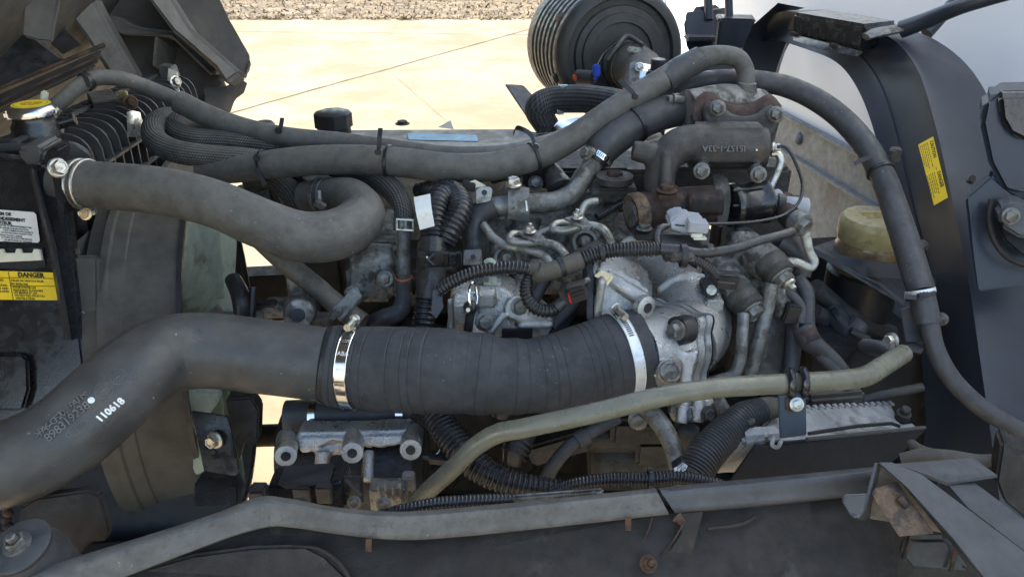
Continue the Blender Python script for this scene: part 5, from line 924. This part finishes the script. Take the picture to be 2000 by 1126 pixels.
q4 = [P(x, y, d - .006) for (x, y), d in zip(sp4, ds)]
nn = (q4[1] - q4[0]).cross(q4[3] - q4[0]).normalized(); nn = nn if nn.dot(TC) > 0 else -nn
q4 = [q + nn * .004 for q in q4]
M('sheet', prism(q4, nn * .0004, 0), 'yellow', sk)
oo = q4[1]; ee = (q4[2] - q4[1]); Ls = ee.length; ee.normalize(); ff = (q4[0] - q4[1]); Ws = ff.length; ff.normalize()
g = text([('CAUTION', Ls * .05, -Ws * .26, Ws * .30, 'LEFT'), ('DANGER', Ls * .56, -Ws * .26, Ws * .30, 'LEFT')], oo + nn * .0005, ee, -ff, .0001, .02)
M('lettering', g, 'ink', sk)
rn = random.Random(2); g = G()
for h_ in (.04, .54):
    for ln in range(5):
        s = h_ + .0
        while s < h_ + rn.uniform(.30, .42):
            wl_ = rn.uniform(.02, .06); a = oo + ee * (Ls * s) + ff * (Ws * (.40 + ln * .115)) + nn * .0005; g.add(prism([a, a + ee * (Ls * wl_), a + ee * (Ls * wl_) + ff * (Ws * .05), a + ff * (Ws * .05)], nn * .0001)); s += wl_ + .012
M('fine_print', g, 'ink_faint', sk); M('divider', tube([oo + ee * (Ls * .48) + ff * (Ws * .25) + nn * .0006, oo + ee * (Ls * .53) + ff * (Ws * .25) + nn * .0006], .0004, 4, 1), 'ink', sk)
# long hose down the arch
l3 = ((1282, 214, 1.14, 20), (1310, 190, 1.13, 20), (1350, 166, 1.12, 20), (1410, 156, 1.12, 20), (1480, 158, 1.12, 20), (1550, 174, 1.12, 21), (1620, 212, 1.11, 22), (1680, 270, 1.09, 23), (1722, 340, 1.06, 24), (1752, 420, 1.03, 25), (1778, 500, 1.0, 26), (1800, 570, .98, 26))
h3 = T('brake_hose', 'long rubber hose arching from the engine down along the cab arch', 'hose')
M('tube', tp(*l3, n=26), 'hose_dark', h3)
M('lower_pipe', tp((1798, 566, .98, 19), (1812, 620, .975, 19), (1826, 680, .97, 18), (1856, 736, .965, 18), (1910, 790, .955, 18), (1970, 828, .945, 18), (2060, 874, .93, 19), n=22), 'hose_dark', h3)
M('end_sleeve', tp((1798, 568, .978, 24), (1806, 600, .975, 24), (1812, 632, .972, 23), n=24), 'hose_dark', h3); M('white_band', ringband(*path_at(((1796, 560, .98, 26), (1799, 575, .98, 26), (1802, 590, .98, 26)), .3)[:2], .0167, .006, .0008), 'band', h3)
ziptie('black tie fixing the arch hose beside the sticker', l3, .715, ((1700, 306, 1.03), (1684, 312, 1.03), (1668, 320, 1.03)), (1744, 300, 1.03), 6)
M('tie_mount', J(bp(1748, 302, 1.06, 20, 26, 24, yaw=-20, b=2)), 'black', label='ribbed black tie mount on the arch edge', cat='clip')
ziptie('black tie at the lower end of the arch hose', ((1796, 570, .978, 24), (1801, 585, .977, 24), (1806, 600, .976, 24)), .35, ((1800, 580, .955), (1782, 580, .955), (1764, 578, .955)), (1796, 580, .955), 5)
M('hose_bracket', J(pg([(1760, 606), (1780, 600), (1800, 610), (1812, 660), (1800, 668), (1770, 668)], .99, vec=V((0, .004, 0)), b=.001), pg([(1756, 676, .97), (1800, 666, 1.0), (1814, 672, .99), (1800, 686, .96)], vec=Z * -.003)), 'bracket', label='bent black bracket holding the arch hose end', cat='bracket')
# ================================================================== RIGHT EDGE PARTS
bo = T('cab_mount', 'black pressed cab mount with bolted dish at the arch', 'mount')
M('upper_pressing', pg([(1913, 240), (1922, 196), (1946, 180), (2080, 176), (2080, 392), (1990, 384), (1960, 376), (1930, 320)], .98, vec=V((.03, .06, 0)), b=.010), 'arch', bo)
M('recess_panel', pg([(1950, 184), (2080, 182), (2080, 280), (2000, 276), (1972, 262), (1955, 232)], .972, vec=V((.01, .03, 0)), b=.006), 'gloss', bo)
M('mount_plate', pg([(1884, 386), (1936, 340), (1950, 352), (1990, 384), (2080, 392), (2080, 545), (1906, 572), (1896, 500)], .985, vec=V((.02, .03, 0)), b=.004), 'arch', bo)
M('curved_ridge', tp((1936, 390, .975, 5), (1932, 430, .972, 5), (1942, 470, .97, 5), (1964, 500, .968, 5), (1995, 516, .966, 5), (2040, 522, .964, 5), n=10), 'frame', bo); M('inner_hollow', pg([(1950, 400), (2080, 400), (2080, 506), (1990, 500), (1955, 470), (1946, 430)], .975, vec=TC * .006, b=.003), 'matte_black', bo)
M('yoke', pg([(1950, 412), (1966, 396), (1984, 392), (2040, 420), (2080, 430), (2080, 480), (1990, 466), (1954, 444)], .95, vec=V((.01, .03, 0)), b=.006), 'bracket', bo)
M('bolt', bolt(1974, 422, .945, 13, V((-.2, -.9, .2)), h=10, fl=1.3), 'zinc_dull', bo)
for lb, pts, d in (('black rounded bracket plate in front of the white body', [(1330, 40), (1340, 16), (1390, 12), (1402, 30), (1402, 80), (1390, 120), (1352, 122), (1336, 90)], 2.25), ):
    t = T('mirror_bracket', lb, 'bracket'); M('plate', pg(pts, d, vec=V((.05, .05, 0)), b=.012), 'arch', t); M('ledge', bp(1368, 74, d - .02, 60, 8, 40, b=3), 'bracket', t); M('rod', tp((1382, -30, d, 9), (1384, 40, d, 9), n=12, sub=2), 'arch', t)
t = T('lamp_box', 'black box on a post beside the rounded bracket plate', 'box'); M('housing', bp(1434, 66, 2.1, 66, 64, 60, yaw=-10, b=5), 'arch', t); M('lid', bp(1436, 36, 2.1, 72, 6, 66, yaw=-10, b=2), 'black', t); M('post', tp((1422, -30, 2.1, 8), (1424, 36, 2.1, 8), n=12, sub=2), 'arch', t)
M('far_bracket', J(pg([(1334, 120), (1400, 100), (1470, 100), (1480, 180), (1440, 200), (1350, 170)], 1.95, vec=V((0, .05, 0)), b=.005)), 'black', label='dark support plate below the black box', cat='bracket')
# ================================================================== OLIVE PIPE
op = T('olive_pipe', 'long olive painted steel pipe crossing in front of the engine', 'pipe')
oq = ((800, 1000, .82, 17), (838, 956, .81, 18), (880, 918, .80, 18.5), (930, 870, .785, 19), (972, 846, .775, 19.5), (1020, 836, .765, 19.5), (1150, 808, .76, 20), (1300, 772, .77, 20), (1400, 757, .785, 20), (1470, 752, .80, 20), (1560, 747, .82, 20), (1640, 742, .84, 20), (1690, 734, .855, 20), (1728, 712, .88, 19.5), (1764, 690, .91, 18.5))
M('tube', tp(*oq, n=26, sub=10), 'olive', op)
for x, y in ((1543, 748), (1569, 746)): M('clip_loop', J(sweep([P(x, y, .815) + (UP * math.cos(a) + FWD * math.sin(a)) * .0128 + RT * (.002 * math.sin(a)) for a in [2 * math.pi * i / 32 for i in range(32)]], [.0042] * 32, 10, closed=True)), 'gloss', op)
M('end_fitting', J(tp((1752, 696, .905, 14), (1724, 682, .94, 16), (1690, 676, .97, 16), n=18)), 'hose_dark', op); M('end_clamp', ringband(P(1742, 690, .918), V((.7, -.4, .1)), .0105, .006, .002), 'bracket', op)
M('bolt', bolt(1742, 664, .95, 11, V((-.8, -.4, .2)), h=16, fl=1.4), 'zinc', op)
M('clip_bracket', J(pg([(1520, 770), (1574, 766), (1576, 850), (1524, 857)], .81, vec=V((0, .004, 0)), b=.001)), 'arch', op); M('bracket_bolt', bolt(1556, 789, .805, 10, TC, h=9, fl=1.4), 'zinc', op); M('bracket_stain', pg([(1534, 776), (1550, 772), (1558, 800), (1546, 806), (1534, 800)], .8092, vec=TC * .0003), 'rust', op)
# ================================================================== CONTROL BOX
ec = T('control_unit', 'cast aluminium control box with finned top and black front plate', 'control unit')
t0, t1, t2, t3 = P(1432, 868, .83), P(1800, 838, .95), P(1762, 800, 1.03), P(1486, 812, .93)
dn = (P(1380, 960, .86) - t0)
M('body', prism([P(1440, 850, .85), P(1468, 832, .87), P(1486, 838, .875), P(1516, 800, .915), P(1530, 795, .925), P(1740, 786, 1.04), P(1762, 826, 1.0), P(1784, 824, 1.0), P(1798, 838, .975), P(1500, 862, .85), P(1450, 868, .84)], dn * .9 + V((0, .02, 0)), .003), 'ecu', ec)
for i in range(14):
    a = i / 13; c = P(1580, 796, .95).lerp(P(1740, 787, 1.04), a); M('fin', box(c, (.006, .010, .003), .001, rotax(12)), 'ecu', ec)
M('front_plate', prism([P(1476, 868, .828), P(1496, 873, .829), P(1516, 866, .84), P(1806, 834, .95), P(1806, 842, .95), P(1736, 910, .935), P(1416, 970, .845), P(1424, 940, .842)], V((0, .003, 0)), .0006), 'matte_black', ec)
M('plate_rim', J(tube([P(1576, 857, .848), P(1700, 845, .905), P(1806, 834, .948)], .0022, 8, 3)), 'bracket', ec)
M('gasket_line', J(tube([P(1580, 846, .86), P(1740, 826, .945), P(1756, 832, .95)], .0022, 8, 2)), 'black', ec)
for x, y, d in ((1462, 830, .86), (1766, 806, 1.0)): M('corner_screw', J(lathe([(.009, -.01), (.009, 0), (.006, .001), (.006, .008), (.004, .010)], P(x, y, d), Z + Y * -.2, 18)), 'alu_dark', ec)
M('corner_ear', J(bp(1495, 848, .855, 60, 20, 40, roll=6, b=8), bp(1472, 852, .85, 50, 26, 40, roll=10, b=8)), 'ecu', ec)
M('hook', tp((1512, 852, .835, 4), (1508, 868, .832, 4), (1518, 873, .832, 4), (1526, 860, .834, 4), n=8), 'ecu', ec)
M('connector_housing', bp(1620, 772, 1.02, 120, 40, 60, yaw=8, b=8), 'cloth', ec)
fx = T('flexible_pipe', 'ribbed dark flexible pipe bending up beside the control box', 'pipe')
M('tube', corr((1350, 930, .83, 37), (1374, 892, .84, 37), (1412, 850, .855, 35), (1450, 815, .87, 30), (1484, 800, .885, 25), pitch=7, amp=.10), 'hose_dark', fx); M('taped_end', tp((1476, 802, .884, 24), (1500, 796, .89, 22), (1524, 796, .9, 19), n=20), 'cloth', fx)
fl_ = T('pump_base', 'aluminium mounting foot with bolts below the throttle', 'bracket')
g = J(pg([(1318, 780), (1390, 772), (1400, 800), (1402, 826), (1312, 832), (1308, 800)], .895, vec=V((0, .04, 0)), b=.004), tp((1336, 770, .89, 12), (1330, 826, .885, 12), n=12), tp((1366, 770, .89, 12), (1362, 824, .885, 12), n=12))
M('casting', cast(g, .002, 3), 'alu', fl_); M('bolt', bolt(1382, 806, .87, 12, V((.3, -.9, .2)), h=10), 'castiron', fl_); M('bolt', bolt(1336, 840, .90, 12, -Z, h=16), 'alu_dark', fl_); M('sensor', J(lathe([(.012, 0), (.012, .014), (.0095, .016), (.0095, .026)], P(1345, 836, .89), -Z, 16)), 'hose_dark', fl_)
M('oil_pipe', tp((1258, 790, .90, 18), (1286, 822, .885, 19), (1312, 866, .87, 19), (1322, 904, .86, 18), (1330, 950, .86, 18), n=20), 'zinc_dull', label='bent oil pipe of dull steel left of the flexible pipe', cat='pipe')
M('oil_pipe', tp((1400, 780, .90, 15), (1412, 800, .90, 15), (1420, 820, .9, 15), n=16), 'zinc_dull', label='stub of steel pipe behind the flexible pipe', cat='pipe')
M('drain_hose', J(tp((1206, 816, .90, 12), (1150, 846, .885, 13), (1112, 872, .88, 14), (1080, 910, .88, 14), (1060, 950, .88, 14), n=16), tp((1146, 850, .884, 18), (1126, 862, .881, 18), n=18, sub=2)), 'hose_dark', label='dark drain hose with a collar under the olive pipe', cat='hose')
M('starter_body', J(lathe([(.03, 0), (.042, .01), (.042, .13), (.03, .14)], P(1150, 890, 1.0), X, 32), lathe([(.02, 0), (.022, .1)], P(1130, 850, .96), X, 24)), 'engine', label='dark starter motor deep below the olive pipe', cat='starter')
M('side_cover', J(bp(1256, 836, .93, 130, 60, 40, b=10), bp(1300, 880, .95, 120, 60, 30, b=8)), 'engine', label='dark cover plate left of the bent oil pipe', cat='cover')
M('cover_bolt', bolt(1246, 820, .905, 13, V((-.2, -.9, .3)), h=8, fl=1.5), 'zinc_dull', label='washer faced bolt on the dark cover plate', cat='bolt')
M('drain_sensor', J(lathe([(.013, 0), (.014, .01), (.011, .02)], P(982, 806, .90), Z, 20), lathe([(.0015, .02), (.001, .023)], P(982, 806, .90), Z, 8)), 'black', label='small black sensor below the wrapped hose', cat='sensor')
M('hanging_plug', J(tp((1040, 820, .91, 22), (1010, 870, .90, 26), (1000, 905, .90, 20), n=18), *[ringband(P(1016 - i * 4, 860 + i * 9, .90), P(1040, 820, .91) - P(1010, 870, .90), .0155, .003, .001) for i in range(4)]), 'black', label='black ribbed plug behind the olive pipe bend', cat='connector')
M('valve_block', J(bp(1090, 860, .95, 120, 50, 60, roll=20, b=6)), 'engine', label='dark valve block behind the drain hose', cat='valve')
# ================================================================== TRIM, FRAME SIDE, BRACKETS
def band(name, lb, secs, mt, th=.003, cat='trim'): return M(name, loft(smooth_sec([[P(*q) for q in s] for s in secs], 5), th), mt, label=lb, cat=cat, ang=60)
def ts(xt, yt, xb, yb, d): 
    return [(xt + 2, yt + 10, d + .022), (xt, yt, d + .012), (xt + (xb - xt) * .18, yt + (yb - yt) * .18, d), (xt + (xb - xt) * .4, yt + (yb - yt) * .4, d - .002), (xt + (xb - xt) * .55, yt + (yb - yt) * .55, d + .0005), (xt + (xb - xt) * .8, yt + (yb - yt) * .8, d - .001), (xb, yb, d), (xb, yb + 2, d + .008)]
band('trim_strip', 'dusty grey moulded trim along the frame, dipping at its left bend', [ts(20, 1130, 110, 1176, .66), ts(150, 1086, 230, 1130, .665), ts(300, 1040, 360, 1080, .67), ts(430, 998, 470, 1040, .68), ts(510, 968, 530, 1026, .685), ts(560, 972, 575, 1028, .688), ts(660, 990, 670, 1042, .69), ts(780, 998, 785, 1052, .692), ts(900, 990, 905, 1045, .695), ts(1060, 975, 1070, 1028, .70), ts(1280, 952, 1306, 1002, .71)], 'trim')
band('trim_strip', 'smoother grey trim length right of the seam', [ts(1286, 952, 1318, 1000, .709), ts(1340, 946, 1360, 997, .711), ts(1500, 931, 1510, 984, .72), ts(1640, 917, 1644, 970, .73), ts(1740, 908, 1740, 962, .735)], 'bracket')
fs = T('fender_liner', 'dark plastic side panel below the trim with brackets and rusty tabs', 'fender liner')
M('skin', pg([(-60, 1150, .70), (200, 1100, .70), (360, 1062, .70), (520, 1020, .705), (900, 1030, .71), (1320, 990, .725), (1740, 940, .75), (1760, 1180, .70), (-60, 1240, .66)], vec=V((0, .004, 0)), b=.0005), 'frame', fs)
M('raised_panel', pg([(200, 1130, .695), (380, 1078, .695), (500, 1062, .695), (600, 1060, .695), (640, 1080, .695), (690, 1130, .69), (700, 1180, .69), (150, 1200, .68)], vec=TC * .006, b=.006), 'frame', fs)
M('ridge', tp((570, 1066, .692, 3), (620, 1070, .690, 4), (660, 1096, .688, 5), (690, 1140, .686, 5), n=10), 'frame', fs)
M('ridge', tp((1380, 1032, .712, 4), (1450, 1022, .715, 5), (1476, 1008, .72, 4), n=10), 'frame', fs)
M('support', J(pg([(1330, 1000), (1374, 996), (1340, 1130), (1300, 1130), (1296, 1090), (1330, 1040)], .712, vec=V((.01, .03, 0)), b=.001)), 'frame', fs)
M('support_edge', J(tp((1274, 1010, .715, 2), (1264, 1040, .715, 2), (1240, 1080, .715, 2), n=6), tp((1340, 1010, .712, 2), (1318, 1050, .71, 2), (1290, 1085, .71, 2), n=6)), 'rust_brown', fs)
for x, y, a in ((720, 1064, -6), (1227, 1022, 4)): M('rust_tab', bp(x, y, .69 if x < 1000 else .70, 12, 34, 4, roll=a, b=.8), 'rust', fs)
M('bolt', bolt(1322, 1008, .70, 8, V((.6, -.7, -.3)), h=16), 'rust', fs); M('bolt', bolt(1266, 1100, .70, 13, V((.1, -.5, .6)), h=20, stud=1), 'rust', fs)
fe = T('fender_stay', 'rust stained plate and dark bracket in the lower left', 'bracket')
M('plate', pg([(40, 990), (70, 972), (170, 958), (196, 970), (214, 1040), (206, 1058), (176, 1060), (150, 1090), (20, 1110)], .76, vec=V((0, .01, 0)), b=.002), 'frame', fe)
M('chain', J(*[sphere(P(12 + (i % 2) * 4, 988 + i * 13, .78), .005, 8) for i in range(5)]), 'rust_brown', fe)
M('backing', pg([(-120, 900), (240, 840), (440, 900), (452, 985), (430, 1060), (300, 1160), (-120, 1260)], 1.02, vec=V((0, .02, 0))), 'matte_black', fe)
M('end_cap', pg([(-40, 880), (10, 890), (30, 980), (-40, 990)], .80, vec=V((0, .02, 0))), 'engine', fe)
mt_ = T('rubber_mount', 'round rubber mount with a central bolt in the lower left corner', 'mount')
mc = P(38, 1066, .675); tx = V((-.12, -.25, .96)).normalized()
M('washer', lathe([(.0255, -.003), (.0265, -.001), (.0265, .001), (.024, .0025), (.012, .003)], mc, tx, 44), 'bracket', mt_)
M('rubber', lathe([(.030, -.05), (.030, -.02), (.0265, -.012), (.026, -.003)], mc, tx, 40), 'hose_dark', mt_)
M('bolt', hexh(mc + tx * .003, tx, .0085, .008, fl=1.4, stud=1), 'zinc_dull', mt_)
# folded bracket at lower right
rb = T('folded_bracket', 'folded grey steel bracket with a rusty plate inside at the lower right', 'bracket')
M('arm', J(prism([P(1716, 903, .70), P(1742, 902, .71), P(1800, 925, .715), P(1880, 985, .70), P(2060, 1120, .66), P(2060, 1240, .62), P(1940, 1150, .63), P(1860, 1050, .66), P(1770, 950, .69)], V((0, .003, -.002)), .0008)), 'bracket', rb)
M('cross_plate', prism([P(1742, 904, .72), P(1900, 892, .78), P(1950, 928, .76), P(1850, 944, .73), P(1810, 926, .72)], V((0, 0, -.003)), .0008), 'bracket', rb)
M('front_web', loft([[P(1714, 904, .70), P(1722, 905, .712)], [P(1700, 960, .692), P(1708, 962, .712)], [P(1688, 996, .686), P(1698, 1006, .71)], [P(1678, 1010, .682), P(1690, 1016, .70)], [P(1668, 1010, .680), P(1676, 1014, .695)]], .0025), 'bracket', rb)
M('tongue', pg([(1650, 968), (1694, 966), (1686, 1000), (1670, 1014), (1660, 1004), (1645, 978)], .684, vec=V((0, .003, 0)), b=.0008), 'bracket', rb)
M('inner_web', pg([(1722, 906), (1745, 925), (1840, 1040), (1735, 1018), (1700, 1012), (1704, 960)], .712, t=.004), 'old_pipe', rb)
M('rusty_plate', pg([(1704, 968, .690), (1712, 958, .690), (1755, 944, .700), (1826, 1042, .672), (1756, 1048, .668)], vec=V((0, .004, 0)), b=.0006), 'rust_plate', rb); M('rust_nut', J(bp(1764, 978, .69, 22, 14, 12, roll=-30, b=2), tp((1756, 970, .688, 8), (1772, 990, .685, 7), n=10)), 'rust_brown', rb)
M('arm_flange', prism([P(1850, 944, .735), P(1905, 944, .75), P(2060, 1060, .70), P(2060, 1120, .665), P(1890, 990, .70)], V((0, .003, 0)), .0006), 'bracket', rb)
lw = T('battery_cover', 'dark moulded cover beneath the folded bracket', 'cover')
M('cover', pg([(1716, 1030), (1750, 1020), (1850, 1030), (1980, 1180), (1730, 1180), (1712, 1080)], .74, vec=V((0, .03, 0)), b=.006), 'frame', lw); M('recess', pg([(1772, 1050), (1850, 1050), (1900, 1120), (1780, 1110), (1760, 1090)], .735, vec=V((0, .01, 0)), b=.004), 'black', lw); M('rib', tp((1778, 1054, .732, 3), (1764, 1090, .73, 3), n=8), 'rust_brown', lw); M('rib', tp((1866, 1074, .732, 4), (1856, 1116, .73, 4), n=8), 'rust_brown', lw)
rx = T('rear_bracket', 'dark bracket and taped cable behind the folded bracket', 'bracket')
M('plate', pg([(1956, 868), (1968, 862), (1986, 884), (2080, 880), (2080, 1080), (1960, 980), (1945, 940)], .80, vec=V((.01, .03, 0)), b=.004), 'frame', rx)
M('taped_cable', tp((1760, 896, .86, 12), (1800, 890, .85, 15), (1850, 892, .84, 15), (1910, 898, .83, 12), (1950, 900, .83, 14), n=16), 'cloth', rx); M('taped_branch', tp((1780, 866, .88, 10), (1800, 882, .86, 13), (1836, 890, .85, 12), n=14), 'cloth', rx)
M('chassis_plate', J(pg([(1560, 640), (1830, 700), (1840, 900), (1760, 930), (1560, 800)], 1.16, vec=V((0, .02, 0)))), 'frame', label='dark chassis side plate behind the control box', cat='plate')
M('air_pipe', tp((1640, 800, 1.02, 8), (1700, 776, 1.03, 9), (1800, 756, 1.05, 9), n=12), 'hose_dark', label='thin dark pipe rising behind the control box', cat='pipe')
finish()
